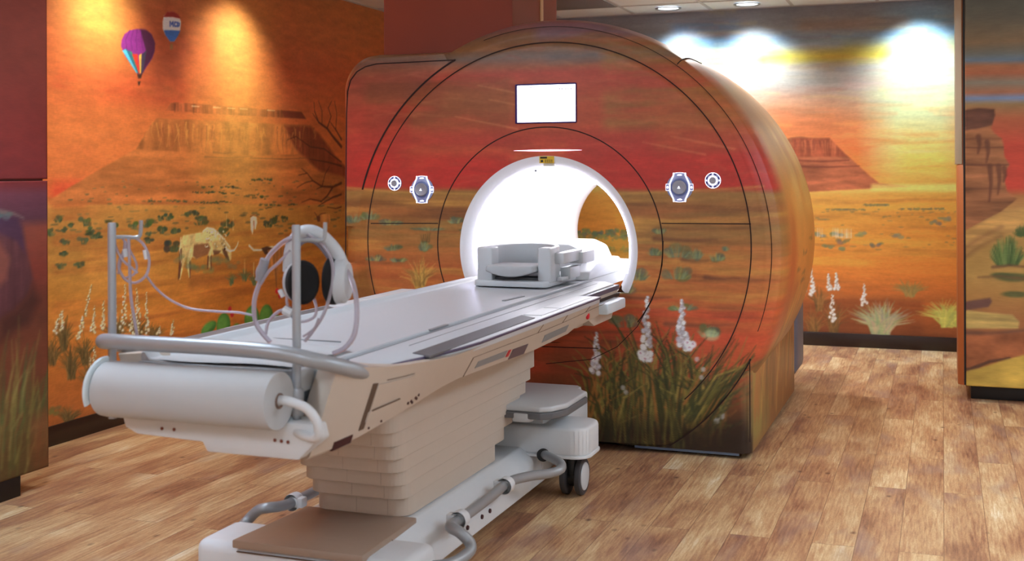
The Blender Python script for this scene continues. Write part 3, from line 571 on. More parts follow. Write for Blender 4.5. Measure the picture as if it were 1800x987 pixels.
# ------------------------------------------------------------------ room
def floor_mat():
    m = bpy.data.materials.new('wood_plank_vinyl'); m.use_nodes = True; nt = m.node_tree; N = nt.nodes; L = nt.links; b = N['Principled BSDF']
    tc = N.new('ShaderNodeTexCoord'); sx = N.new('ShaderNodeSeparateXYZ'); L.new(tc.outputs['Object'], sx.inputs[0])
    cb = N.new('ShaderNodeCombineXYZ'); L.new(sx.outputs['Y'], cb.inputs['X']); L.new(sx.outputs['X'], cb.inputs['Y'])
    br = N.new('ShaderNodeTexBrick'); br.offset = .41; br.offset_frequency = 2; L.new(cb.outputs[0], br.inputs['Vector'])
    br.inputs['Color1'].default_value = (0, 0, 0, 1); br.inputs['Color2'].default_value = (1, 1, 1, 1); br.inputs['Mortar'].default_value = (.2, .2, .2, 1)
    br.inputs['Scale'].default_value = 1; br.inputs['Brick Width'].default_value = 1.5; br.inputs['Row Height'].default_value = .155; br.inputs['Mortar Size'].default_value = .0012; br.inputs['Mortar Smooth'].default_value = .1
    def noise(sc, vec, det=4, dist=0.0):
        mp = N.new('ShaderNodeMapping'); mp.inputs['Scale'].default_value = vec; L.new(tc.outputs['Object'], mp.inputs['Vector'])
        n = N.new('ShaderNodeTexNoise'); n.inputs['Scale'].default_value = sc; n.inputs['Detail'].default_value = det; n.inputs['Distortion'].default_value = dist
        ad = N.new('ShaderNodeVectorMath'); ad.operation = 'ADD'; L.new(mp.outputs[0], ad.inputs[0])
        ml = N.new('ShaderNodeVectorMath'); ml.operation = 'SCALE'; ml.inputs['Scale'].default_value = 17.0; L.new(br.outputs['Color'], ml.inputs[0]); L.new(ml.outputs[0], ad.inputs[1])
        L.new(ad.outputs[0], n.inputs['Vector']); return n.outputs['Fac']
    def madd(a, k, c=None):
        q = N.new('ShaderNodeMath'); q.operation = 'MULTIPLY_ADD'; L.new(a, q.inputs[0]); q.inputs[1].default_value = k
        if c is None: q.inputs[2].default_value = 0
        elif isinstance(c, float): q.inputs[2].default_value = c
        else: L.new(c, q.inputs[2])
        return q.outputs[0]
    bw = N.new('ShaderNodeSeparateColor'); L.new(br.outputs['Color'], bw.inputs[0])
    stain = noise(1.3, (4.2, 1.3, 1), 6, .35); grain = noise(4, (24, 1.6, 1), 6, .5); fine = noise(7, (60, 8, 1), 3)
    f = madd(bw.outputs[0], .12, madd(stain, 1.0, madd(grain, .62, madd(fine, .32, -.50))))
    rp = N.new('ShaderNodeValToRGB'); L.new(f, rp.inputs['Fac']); e = rp.color_ramp.elements
    e[0].position = .10; e[0].color = rgba((92, 62, 54)); e[1].position = .92; e[1].color = rgba((236, 222, 194))
    for p, c in ((.28, (136, 92, 72)), (.42, (168, 121, 90)), (.56, (193, 151, 110)), (.72, (216, 185, 140))):
        q = e.new(p); q.color = rgba(c)
    # purple-grey weathering and knots
    we = noise(1.1, (4.5, 1.8, 1), 3, .5); wr = N.new('ShaderNodeMapRange'); wr.inputs['From Min'].default_value = .55; wr.inputs['From Max'].default_value = .75; wr.inputs['To Max'].default_value = .55; L.new(we, wr.inputs['Value'])
    mx = N.new('ShaderNodeMix'); mx.data_type = 'RGBA'; L.new(wr.outputs[0], mx.inputs['Factor']); L.new(rp.outputs['Color'], mx.inputs['A']); mx.inputs['B'].default_value = rgba((150, 126, 122))
    vm = N.new('ShaderNodeMapping'); vm.inputs['Scale'].default_value = (10, 6, 1); L.new(tc.outputs['Object'], vm.inputs['Vector'])
    vo = N.new('ShaderNodeTexVoronoi'); vo.inputs['Scale'].default_value = 1.0; L.new(vm.outputs[0], vo.inputs['Vector'])
    kr = N.new('ShaderNodeMapRange'); kr.inputs['From Min'].default_value = .03; kr.inputs['From Max'].default_value = .15; kr.inputs['To Min'].default_value = .75; kr.inputs['To Max'].default_value = 0; L.new(vo.outputs['Distance'], kr.inputs['Value'])
    kt = N.new('ShaderNodeSeparateColor'); L.new(vo.outputs['Color'], kt.inputs[0])
    kg = N.new('ShaderNodeMath'); kg.operation = 'GREATER_THAN'; kg.inputs[1].default_value = .55; L.new(kt.outputs[0], kg.inputs[0])
    km = N.new('ShaderNodeMath'); km.operation = 'MULTIPLY'; L.new(kr.outputs[0], km.inputs[0]); L.new(kg.outputs[0], km.inputs[1])
    m2 = N.new('ShaderNodeMix'); m2.data_type = 'RGBA'; L.new(km.outputs[0], m2.inputs['Factor']); L.new(mx.outputs['Result'], m2.inputs['A']); m2.inputs['B'].default_value = rgba((70, 44, 44))
    # joint lines
    m3 = N.new('ShaderNodeMix'); m3.data_type = 'RGBA'; L.new(br.outputs['Fac'], m3.inputs['Factor']); L.new(m2.outputs['Result'], m3.inputs['A']); m3.inputs['B'].default_value = rgba((124, 86, 66))
    L.new(m3.outputs['Result'], b.inputs['Base Color'])
    rr = N.new('ShaderNodeMapRange'); rr.inputs['To Min'].default_value = .26; rr.inputs['To Max'].default_value = .46; L.new(stain, rr.inputs['Value']); L.new(rr.outputs[0], b.inputs['Roughness'])
    bp = N.new('ShaderNodeBump'); bp.inputs['Strength'].default_value = .15; bp.inputs['Distance'].default_value = .001; L.new(grain, bp.inputs['Height']); L.new(bp.outputs[0], b.inputs['Normal'])
    return m
struct(obj('floor', rbox(XL-.1, XR+.1, YF-.1, YB+.1, -.1, 0, 0), floor_mat(), smooth=0))
tile = mat('ceiling_tile', (236, 244, 252), .9, noise=.05, nscale=160); bar = mat('ceiling_grid_bar', (196, 198, 204), .6)
cm = MB().add(rbox(XL-.1, XR+.1, YF-.1, YB+.1, ZC+.004, ZC+.1, 0)).m(1)
x = -2.42-.65*2
while x < XR: cm.add(rbox(x-.012, x+.012, YF, YB, ZC-.001, ZC+.006, 0)); x += .65
y = 9.07-.6*18
while y < YB:
    cm.add(rbox(XL, XR, y-.012, y+.012, ZC-.0014, ZC+.006, 0)); y += .6
cm.add(rbox(XL, XL+.022, YF, YB, ZC-.002, ZC+.006, 0)); cm.add(rbox(XL, XR, YB-.022, YB, ZC-.002, ZC+.006, 0))
struct(obj('ceiling', cm, [tile, bar], smooth=0))
us = np.concatenate([np.arange(YF, 4.0, .25), np.arange(4.0, YB+.005, .008)])
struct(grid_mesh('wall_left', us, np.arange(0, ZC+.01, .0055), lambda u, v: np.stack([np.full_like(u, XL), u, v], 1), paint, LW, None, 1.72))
us = np.concatenate([np.arange(XL, -3.5, .1), np.arange(-3.5, .7, .0068), np.arange(.7, XR+.01, .1)])
struct(grid_mesh('wall_back', us, np.arange(0, ZC+.01, .0068), lambda u, v: np.stack([u, np.full_like(u, YB), v], 1), paint, BW))
plain = mat('plain_wall_paint', (232, 228, 220), .7)
struct(obj('wall_right', rbox(XR, XR+.1, YF, YB, 0, ZC, 0), plain, smooth=0)); struct(obj('wall_front', rbox(XL, XR, YF-.1, YF, 0, ZC, 0), plain, smooth=0))
def skirt_profile(n, y): return None
struct(obj('baseboard_left', rbox(XL, XL+.016, YF, YB, 0, .102, .003), cocoa)); struct(obj('baseboard_back', rbox(XL+.016, XR, YB-.018, YB, 0, .107, .004), cocoa))

# ------------------------------------------------------------------ MRI scanner
SC = thing('mri_scanner', (GX, 6.5, 0), 'large round-fronted MRI scanner wrapped in a painted desert sunset, bore lit white', 'mri scanner')
R_SQ, H_SQ = 1.19, 1.045
def sq_r(t):
    """distance from the axis to the squared left shoulder outline"""
    dx, dz = math.cos(t), math.sin(t); lo, hi = 0, 2.2; rc = .2
    for _ in range(34):
        r = (lo+hi)/2; px_, pz = abs(r*dx), r*dz
        if pz >= 0:
            qx, qz = px_-(R_SQ-rc), pz-(H_SQ-rc); d = math.hypot(max(qx, 0), max(qz, 0))+min(max(qx, qz), 0)-rc
        else: d = px_-R_SQ
        if d < 0: lo = r
        else: hi = r
    return lo
def scanner_rings():
    NT = 960; th = np.arange(NT)*2*PI/NT
    left = np.array([(sq_r(t) if math.cos(t) < -1e-6 else 0) for t in th])
    def outer(rc): return np.maximum(rc, np.where(np.cos(th) < 0, np.minimum(left-(1.19-rc), 2.0), 0))
    rows = []
    for r in np.arange(.476, 1.0901, .0057): rows.append((np.full(NT, r), np.full(NT, GY+(0 if r < 1.03 else .015*((r-1.03)/.06)))))
    T = outer(1.165)
    for k in np.linspace(0.03, 1, 46):
        rr = 1.09+(T-1.09)*k; sqz = T > 1.17
        yy = np.where(sqz, GY+.015+.0*k, GY+.015+.045*k**1.6)
        yy = np.where(sqz & (k > .93), GY+.015+.03*(k-.93)/.07, yy); rows.append((rr, yy))
    for rc, y in ((1.172, GY+.085), (1.179, GY+.115), (1.184, GY+.16), (1.187, GY+.22)): rows.append((outer(rc), np.full(NT, y)))
    y = GY+.28
    while y < 7.2: rows.append((outer(1.186-.018*(y-GY-.28)/1.3), np.full(NT, y))); y += .045
    for rc, y in ((1.165, 7.25), (1.155, 7.33), (1.13, 7.40), (1.09, 7.46), (1.0, 7.49), (.8, 7.5), (.6, 7.5), (.47, 7.5)): rows.append((outer(rc) if rc > 1.05 else np.full(NT, rc), np.full(NT, y)))
    Rr = np.array([a for a, b in rows]); Y = np.array([b for a, b in rows])
    X = GX+Rr*np.cos(th); Z = GZ+Rr*np.sin(th)
    lowlim = .045+.02*np.clip((X-GX)/1.0, -1, 0)
    Z = np.maximum(Z, lowlim)
    return X, Y, Z, NT, len(rows)
X, Y, Z, NT, NR = scanner_rings()
co = np.stack([X.ravel()-GX, Y.ravel()-6.5, Z.ravel()], 1)
j = np.arange(NR-1)[:, None]*NT; i = np.arange(NT)[None, :]; i2 = (i+1) % NT
q = np.stack([(j+i), (j+i2), (j+NT+i2), (j+NT+i)], -1).reshape(-1, 4)
me = bpy.data.meshes.new('housing'); me.from_pydata(co.tolist(), [], q.tolist()); me.validate()
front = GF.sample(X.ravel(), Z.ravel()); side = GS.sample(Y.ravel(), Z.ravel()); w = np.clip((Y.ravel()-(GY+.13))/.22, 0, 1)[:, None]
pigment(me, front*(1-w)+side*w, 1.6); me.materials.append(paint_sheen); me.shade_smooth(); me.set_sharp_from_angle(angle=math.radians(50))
ho = bpy.data.objects.new('housing', me); C.objects.link(ho); ho.parent = SC; ho['label'] = 'round body painted with red sunset, desert and yucca flowers'
# squared foot covers each side of the round body
def foot_cover(xa, xb):
    ol = rrect(xa, xb, 5.668, 7.46, .05, 5); zs = np.arange(.03, .535, .012)
    P = []
    for k in range(len(ol)):
        a, b = ol[k], ol[(k+1) % len(ol)]; n = max(1, int(math.hypot(b[0]-a[0], b[1]-a[1])/.012))
        P += [(a[0]+(b[0]-a[0])*t/n, a[1]+(b[1]-a[1])*t/n) for t in range(n)]
    P = np.array(P); n = len(P); V = np.concatenate([np.column_stack([P[:, 0]-GX, P[:, 1]-6.5, np.full(n, z)]) for z in zs])
    f = [(a*n+k, a*n+(k+1) % n, (a+1)*n+(k+1) % n, (a+1)*n+k) for a in range(len(zs)-1) for k in range(n)]
    f.append(tuple((len(zs)-1)*n+k for k in range(n)))
    me = bpy.data.meshes.new('foot_cover'); me.from_pydata(V.tolist(), [], f); XX, YY, ZZ = V[:, 0]+GX, V[:, 1]+6.5, V[:, 2]
    w = np.clip((YY-5.70)/.05, 0, 1)[:, None]; pigment(me, GF.sample(XX, ZZ)*(1-w)+GS.sample(YY, ZZ)*w, 1.5); me.materials.append(paint_sheen); me.shade_smooth(); me.set_sharp_from_angle(angle=math.radians(40))
    o = bpy.data.objects.new('foot_cover', me); C.objects.link(o); o.parent = SC; return o
foot_cover(-1.55, -.868); foot_cover(-2.95, -2.25)
obj('plinth', MB().add(rbox(-2.85, -.95, 5.78, 7.4, 0, .06, .005)), black, SC)
obj('skirt_strip', MB().add(rbox(-1.45, -.93, 5.69, 5.70, .012, .05, .002)), mat('blue_grey_skirt', (120, 138, 170), .4), SC)
obj('rear_housing', MB().add(lathe([(.66, 7.505), (.84, 7.5), (.84, 7.92), (.66, 7.93), (.66, 7.505)], (GX, 0, GZ), 'Y', 64, False)).add(rbox(GX+.76, -.862, 7.505, 7.93, .085, 1.15, .07, 4)).add(rbox(GX-1.03, GX-.76, 7.505, 7.93, .085, 1.15, .07, 4)).add(rbox(GX-.8, GX+.8, 7.51, 7.92, .085, .32, .05)).add(rbox(GX-.6, GX+.6, 7.51, 7.92, 1.70, 1.86, .05)), mat('blue_grey_shell', (112, 114, 126), .45), SC)
# panel gaps (strips set in the cover)
gy = GY-.0016; g = MB()
g.add(ribbon_arc(GX+.01, 1.03, 1.022, -47, 228, .0055, gy, 240))
g.add(ribbon_arc(GX, 1.02, 1.088, 117.6, 165, .009, GY+.0115, 110))
g.add(ribbon_arc(GX, GZ, 1.143, -57, -26.5, .006, GY+.0345, 60))
g.add(ribbon_arc(GX, GZ+.01, 1.125, -20, 108, .003, GY+.0245, 160))
g.add(ribbon_arc(GX, 1.02, .602, -38, 222, .0055, gy, 200))
def gap_line(pts, w=.005, yy=None):
    P = [at(*p, Y=GY) for p in pts]
    for a, b in zip(P[:-1], P[1:]):
        d = (b-a).normalized(); n = Vector((-d.z, 0, d.x))*w/2; y0 = yy if yy is not None else gy
        v = [(a-n), (a+n), (b+n), (b-n)]; v = [(p.x, y0, p.z) for p in v]+[(p.x, y0+.002, p.z) for p in v]
        g.add((v, [(0, 1, 2, 3), (0, 1, 5, 4), (2, 3, 7, 6), (1, 2, 6, 5), (3, 0, 4, 7)]))
gap_line([(799, 105), (720, 109), (660, 112), (640, 117), (625, 126), (614, 141), (609, 160), (607, 200), (606, 330), (605, 560)], .006, GY+.0128)
gap_line([(652, 393), (770, 393)]); gap_line([(1163, 393), (1320, 394)]); gap_line([(1166, 424), (1164, 466), (1158, 490), (1146, 528), (1120, 575), (1085, 610), (1040, 632), (960, 640)], .0035)
gap_line([(930, 609), (1052, 613)], .004)
obj('panel_gap', g, gap, SC, smooth=0)
sg = []
sg.append(tube([(GX+rr*math.cos(math.radians(54)), yy, GZ+rr*math.sin(math.radians(54))) for rr, yy in ((1.127, GY+.036), (1.155, GY+.048), (1.176, GY+.095), (1.19, GY+.2), (1.19, GY+.5))], .0028, 6, 4))
sg.append(tube([(-.868+.001, 5.69, .505), (-.868+.002, 5.9, .52), (-.868+.002, 6.4, .527), (-.868+.002, 7.4, .53)], .004, 6, 3))
sg.append(tube([(-.873, 5.667, .49), (-.873, 5.667, .09)], .0025, 6, smooth=False))
objs('side_gap', sg, gap, SC)
# bore: flared white liner with lamps, rim light
liner = mat('bore_liner_white', (240, 240, 242), .3, noise=.01)
prof = [(.478, GY+.0005), (.466, GY+.003), (.454, GY+.010), (.442, GY+.022), (.431, GY+.040), (.423, GY+.062), (.417, GY+.09), (.400, GY+.13), (.388, GY+.20)]+[(.385, y) for y in np.linspace(GY+.30, 7.36, 12)]+[(.39, 7.42), (.40, 7.48), (.43, 7.52)]
def sector(prof_, a0, a1, n_=110):
    v_ = []; f_ = []
    for r_, h_ in prof_:
        for k in range(n_+1):
            t = math.radians(a0+(a1-a0)*k/n_); v_.append((GX+r_*math.cos(t), h_, GZ+r_*math.sin(t)))
    for j_ in range(len(prof_)-1):
        for k in range(n_): f_.append((j_*(n_+1)+k, j_*(n_+1)+k+1, (j_+1)*(n_+1)+k+1, (j_+1)*(n_+1)+k))
    return v_, f_
obj('bore_liner', MB().add(sector(prof[:9], -27, 207)).add(lathe(prof[7:], (GX, 0, GZ), 'Y', 128, False)), liner, SC, smooth=60)
# painted apron closing the opening below the tabletop
n_ = 90; xs_ = np.linspace(GX-.476, GX+.476, n_); zs_ = np.linspace(.53, .792, 40); XX, ZZ = np.meshgrid(xs_, zs_)
half = np.sqrt(np.maximum(.477**2-(ZZ-GZ)**2, 1e-6)); XX = GX+(XX-GX)/.476*half
me = bpy.data.meshes.new('dock_apron')
me.from_pydata(np.stack([XX.ravel()-GX, np.full(XX.size, GY-.0005-6.5), ZZ.ravel()], 1).tolist(), [], [(j_*n_+k, j_*n_+k+1, (j_+1)*n_+k+1, (j_+1)*n_+k) for j_ in range(39) for k in range(n_-1)])
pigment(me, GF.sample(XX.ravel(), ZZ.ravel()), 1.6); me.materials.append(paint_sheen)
da = bpy.data.objects.new('dock_apron', me); C.objects.link(da); da.parent = SC; da.modifiers.new('thickness', 'SOLIDIFY').thickness = .012
glow = mat('bore_lamp_glow', (255, 255, 255), .4, emit=(250, 250, 255), estr=45.0)
for a in (62, 90, 118):
    t = math.radians(a); r = .379
    obj('bore_lamp', tube([(GX+r*math.cos(t), yy, GZ+r*math.sin(t)) for yy in (5.9, 6.3, 6.8, 7.2)], .008, 8, 2), glow, SC)['label'] = 'slim white lamp along the roof of the bore'
rim = mat('rim_lamp_glow', (255, 255, 255), .4, emit=(214, 212, 255), estr=15.0)
obj('rim_lamp', tube([(GX+.4195*math.cos(t), GY+.070, GZ+.4195*math.sin(t)) for t in np.radians(np.linspace(-16, 196, 140))], .0045, 8, smooth=False), rim, SC)
# screen
s0, s1 = at(906, 148.5, Y=GY), at(1014, 216, Y=GY)
scr = obj('display_screen', rbox(s0.x, s1.x, GY-.012, GY+.01, s1.z, s0.z, .006), mat('screen_bezel', (52, 40, 110), .3), SC)
a, b = at(909, 151, Y=GY-.013), at(1011.5, 213.5, Y=GY-.013)
obj('screen_glass', rbox(a.x, b.x, GY-.0145, GY-.011, b.z, a.z, .001), mat('lit_screen', (255, 255, 255), .2, emit=(246, 247, 255), estr=2.6), scr)
sm = [MB()]
for x0, x1 in ((982, 985), (986, 990), (993, 996), (997, 1000), (1002, 1006)):
    p, q_ = at(x0, 154.5, Y=GY-.015), at(x1, 158, Y=GY-.015); sm[0].add(rbox(p.x, q_.x, GY-.0156, GY-.0146, q_.z, p.z, 0))
p, q_ = at(930, 152.5, Y=GY-.015), at(946, 154, Y=GY-.015); sm.append(rbox(p.x, q_.x, GY-.0156, GY-.0146, q_.z, p.z, 0))
objs('screen_reading', sm, mat('screen_grey_text', (190, 190, 196), .5, emit=(190, 190, 200), estr=.9), scr, 0)
# light slit over the bore and laser warning label
v = []; n = 40
for k in range(n+1):
    t = k/n; p = at(903+120*t, 265.2-1.2*t, Y=GY-.002); h = .0042*math.sin(PI*t)**.8+.0004
    v += [(p.x, GY-.0022, p.z-h), (p.x, GY-.0022, p.z+h), (p.x, GY+.003, p.z+h), (p.x, GY+.003, p.z-h)]
f = [(k*4+m_, k*4+(m_+1) % 4, k*4+4+(m_+1) % 4, k*4+4+m_) for k in range(n) for m_ in range(4)]
obj('light_slit', (v, f), mat('slit_glow', (230, 225, 255), .4, emit=(236, 226, 255), estr=1.6), SC)
yl = mat('warning_yellow', (226, 186, 40), .5); bk = mat('label_black', (24, 22, 20), .6); wl = mat('label_white', (226, 226, 220), .5)
def plate(x0, y0, x1, y1, d0, d1, rot=0): 
    p, q_ = at(x0, y0, Y=GY), at(x1, y1, Y=GY); return rbox(p.x, q_.x, GY-d1, GY-d0, q_.z, p.z, .0006)
wlabel = obj('warning_label', MB().add(plate(948.5, 275, 974, 287, -.002, .003)), yl, SC, smooth=0)
lm = MB().add(plate(950, 276, 962, 279, .003, .0042)).add(lathe([(.0065, 0), (.0065, .0012)], (at(953, 283.5, Y=GY).x, GY-.0042, at(953, 283.5, Y=GY).z), 'Y', 14))
for r_ in range(3):
    for c_ in range(4): lm.add(plate(958+c_*3.6, 281+r_*1.9, 960.6+c_*3.6, 281.9+r_*1.9, .003, .0038))
obj('warning_print', lm, bk, wlabel, smooth=0)
obj('white_label', plate(954, 287.5, 973, 292.5, -.03, -.012), wl, SC, smooth=0)['label'] = 'small white label under the yellow one'
obj('sensor_dot', lathe([(.004, -.006), (.004, .0)], (at(942, 300.5, Y=GY+.10).x, GY+.10, at(942, 300.5, Y=GY+.10).z), 'Y', 12), black, SC)
# control dials
blue = mat('dial_lavender_plastic', (150, 158, 200), .35); bluedark = mat('dial_deep_blue', (104, 118, 170), .4); greyk = mat('dial_grey_knob', (158, 160, 172), .35, .1)  # deeper blue plastic is for the ring round the knob
lit = mat('dial_lit_line', (255, 255, 255), .4, emit=(238, 240, 255), estr=1.35); navy = mat('dial_navy', (56, 50, 130), .5)
def big_dial(px_, py_, lab):
    c = at(px_, py_, Y=GY); x, z = c.x, c.z; R = .062
    d = obj('control_dial', MB().add(lathe([(R+.003, .0), (R+.003, -.005), (R-.002, -.008)], (x, GY, z), 'Y', 48)).add(prism([(x-.034, z-.07), (x+.034, z-.07), (x+.034, z+.07), (x-.034, z+.07)], 'Y', GY-.0075, GY, .004)).add(rbox(x-.067, x-.05, GY-.0078, GY, z-.016, z+.016, .003)).add(rbox(x+.05, x+.067, GY-.0078, GY, z-.016, z+.016, .003)), blue, SC)
    d['label'] = lab
    lines = MB()
    for s_ in (-1, 1):
        lines.add(tube([(x+s_*dx, GY-.009, z+dz) for dx, dz in ((.029, .071), (.030, .058), (.038, .040), (.047, .018), (.048, 0), (.047, -.018), (.038, -.040), (.030, -.058), (.029, -.071))], .0036, 8, 4))
        lines.add(tube([(x+s_*.051, GY-.0085, z+.016), (x+s_*.067, GY-.0085, z+.016), (x+s_*.068, GY-.0085, z), (x+s_*.067, GY-.0085, z-.016), (x+s_*.051, GY-.0085, z-.016)], .0012, 6, smooth=False))
        lines.add(tube([(x-.028, GY-.0085, z+s_*.069), (x, GY-.0085, z+s_*.072), (x+.028, GY-.0085, z+s_*.069)], .0014, 6, 4))
        lines.add(prism([(x+s_*.054, z-.002), (x+s_*.064, z-.002), (x+s_*.064, z+.002), (x+s_*.054, z+.002)], 'Y', GY-.0095, GY-.007)); lines.add(prism([(x+s_*.057, z-.006), (x+s_*.061, z-.006), (x+s_*.061, z+.006), (x+s_*.057, z+.006)], 'Y', GY-.0094, GY-.007))
        lines.add(prism([(x-.012, z+s_*.060-.003), (x+.010, z+s_*.060-.003), (x+.013, z+s_*.060+.001), (x+.004, z+s_*.060+.005), (x-.010, z+s_*.060+.002)], 'Y', GY-.0094, GY-.007))
    obj('lit_marking', lines, lit, d)
    obj('dial_ring', lathe([(.044, -.007), (.044, -.010), (.036, -.012), (.034, -.009)], (x, GY, z), 'Y', 40, False), bluedark, d)
    k = obj('dial_knob', lathe([(.034, -.006), (.034, -.020), (.031, -.024), (.022, -.021), (.001, -.020)], (x, GY, z), 'Y', 40), greyk, d)
    lm_ = MB().add(prism([(x-.008, z-.006), (x+.006, z-.006), (x+.004, z-.002), (x-.006, z-.002)], 'Y', GY-.0225, GY-.019)).add(lathe([(.0032, -.0225), (.0032, -.019)], (x-.001, GY, z+.002), 'Y', 12))
    for o_ in (obj('lit_icon', lm_, lit, d),): pass
def small_dial(px_, py_, lab):
    c = at(px_, py_, Y=GY); x, z = c.x, c.z
    d = obj('control_dial', lathe([(.039, 0), (.039, -.005), (.036, -.008)], (x, GY, z), 'Y', 40), blue, SC); d['label'] = lab
    l_ = MB().add(lathe([(.0245, -.0075), (.0245, -.0105), (.017, -.0105), (.017, -.0075)], (x, GY, z), 'Y', 36, False)); l_.add(tube([(x+.0372*math.cos(t), GY-.0078, z+.0372*math.sin(t)) for t in np.linspace(0, 2*PI, 40)[:-1]], .0016, 6, closed=True, smooth=False))
    for k in range(4):
        t = k*PI/2; l_.add(lathe([(.0032, -.0095), (.0032, -.007)], (x+.031*math.cos(t), GY, z+.031*math.sin(t)), 'Y', 8))
    obj('lit_marking', l_, lit, d)
    t_ = MB()
    for k in range(8):
        t = (k+.5)*PI/4; dx, dz = math.cos(t), math.sin(t); nx, nz = -dz, dx
        t_.add(prism([(x+dx*.027+nx*.004, z+dz*.027+nz*.004), (x+dx*.0345+nx*.0055, z+dz*.0345+nz*.0055), (x+dx*.0345-nx*.0055, z+dz*.0345-nz*.0055), (x+dx*.027-nx*.004, z+dz*.027-nz*.004)], 'Y', GY-.0092, GY-.006))
    obj('dial_notch', t_, navy, d)
    obj('dial_knob', lathe([(.016, -.006), (.016, -.016), (.013, -.019), (.001, -.0185)], (x, GY, z), 'Y', 28), greyk, d)
big_dial(742.5, 333.5, 'larger lit control dial left of the bore'); big_dial(1195, 329.5, 'larger lit control dial right of the bore')
small_dial(694.5, 322.5, 'smaller lit control dial far left of the bore'); small_dial(1253.5, 317.5, 'smaller lit control dial far right of the bore')

# boxed duct from the scanner to the ceiling
DU = thing('boxed_duct', (-2.58, 6.35, 2.03), 'plain rust-red boxed duct rising from the scanner top to the ceiling', 'duct')
rust = mat('rust_paint', (150, 66, 42), .6, noise=.12, nscale=3); rust2 = mat('rust_trim', (226, 176, 128), .6)
dp = [(-2.965, ZC-.001), (-2.965, 2.052), (-2.48, 2.052)]+[(xx, GZ+math.sqrt(1.189**2-(xx-GX)**2)+.003) for xx in np.linspace(-2.44, -2.19, 8)]+[(-2.19, ZC-.001)]
obj('duct_casing', prism(dp, 'Y', 5.96, 6.735, .0), rust, DU, smooth=20)
obj('corner_trim', rbox(-2.1895, -2.184, 6.42, 6.47, 2.16, ZC-.002, .001), rust2, DU)['label'] = 'pale vertical strip'
# ------------------------------------------------------------------ patient table
TB = thing('patient_table', (-1.86, 4.1, 0), 'long white rolling patient table docked into the bright scanner bore', 'patient table')
MX = -1.858                                   # trolley axis
def mirror(p): return (2*MX-p[0], p[1], p[2])
# tabletop with raised rims, running into the bore
sec = [(-.262, .80), (-.262, .882), (-.258, .889), (-.247, .889), (-.232, .869), (-.12, .860), (.12, .858), (.235, .860), (.252, .864), (.258, .862), (.258, .80)]
obj('tabletop', prism([(GX+a, b) for a, b in sec], 'Y', 2.765, 6.98, .003, 1), lightgrey, TB)
sl = []
for x0, y0, x1, y1 in ((884, 529, 918, 521), (752, 581, 783, 571)):
    p, q_ = at(x0, y0, Z=.861), at(x1, y1, Z=.861); sl.append(prism([(p.x-.004, p.y), (p.x+.012, p.y), (q_.x+.012, q_.y), (q_.x-.004, q_.y)], 'Z', .857, .8632))
for x0, y0, x1, y1 in ((1000, 500, 1010, 497),): 
    p = at(x0, y0, Z=.861); sl.append(rbox(p.x-.03, p.x+.03, p.y-.05, p.y+.06, .857, .8632, .001))
objs('rail_slot', sl, midgrey, TB)
obj('mattress_seam', MB().add(rbox(GX-.235, GX+.1, 3.28, 3.286, .857, .8622, 0)), midgrey, TB, smooth=0)
# side rails of the trolley top
def plan_r(inset=0.0):
    return [(-1.622, 3.01), (-1.548, 2.942), (-1.515, 2.922), (-1.490, 2.922), (-1.468, 2.96), (-1.450, 3.05), (-1.425, 3.16), (-1.402, 3.30), (-1.389, 3.44), (-1.386, 3.6), (-1.386, 4.85), (-1.48, 4.85), (-1.48, 5.42), (-1.545, 5.52), (-1.622, 5.52)]
for sgn in (1, -1):
    pl = plan_r() if sgn > 0 else [(2*MX-a, b) for a, b in plan_r()]
    pl = [(min(a, -2.158) if sgn < 0 else a, b) for a, b in pl]
    zt = .857 if sgn > 0 else .862
    rl = obj('side_rail', prism(pl, 'Z', zt-.028, zt, .004, 2), lightgrey, TB)
    e = [(a, b, zt-.006) for a, b in pl[0:11]]
    obj('edge_strip', tube([(a+sgn*.001, b, c) for a, b, c in e], .0048, 8, 5), purple, rl)['label'] = 'dark purple edging strip'
    xs = sorted((-1.396-.012, -1.482)) if sgn > 0 else sorted((2*MX+1.408, 2*MX+1.482))
    P0 = prism([(xs[0], 3.16), (xs[0]+.0, 3.16), (xs[1], 3.12), (xs[1], 4.06), (xs[0], 4.12)], 'Z', zt-.004, zt+.0025, .001, 1)
    obj('rail_pad', P0, darkgrey, rl)['label'] = 'dark grey inset grip'
    for ya, yb in ((4.14, 4.36), (4.38, 4.82)): obj('rail_pad', rbox(xs[0], xs[1], ya, yb, zt-.004, zt+.0022, .001, 1), white, rl)
    obj('rail_groove', MB().add(rbox(*( (-1.614, -1.609) if sgn > 0 else (2*MX+1.609, 2*MX+1.614) ), 3.0, 5.5, zt-.002, zt+.0012, 0)).add(rbox(*( (-1.560, -1.557) if sgn > 0 else (2*MX+1.557, 2*MX+1.560) ), 3.3, 5.4, zt-.002, zt+.001, 0)), midgrey, rl, smooth=0)
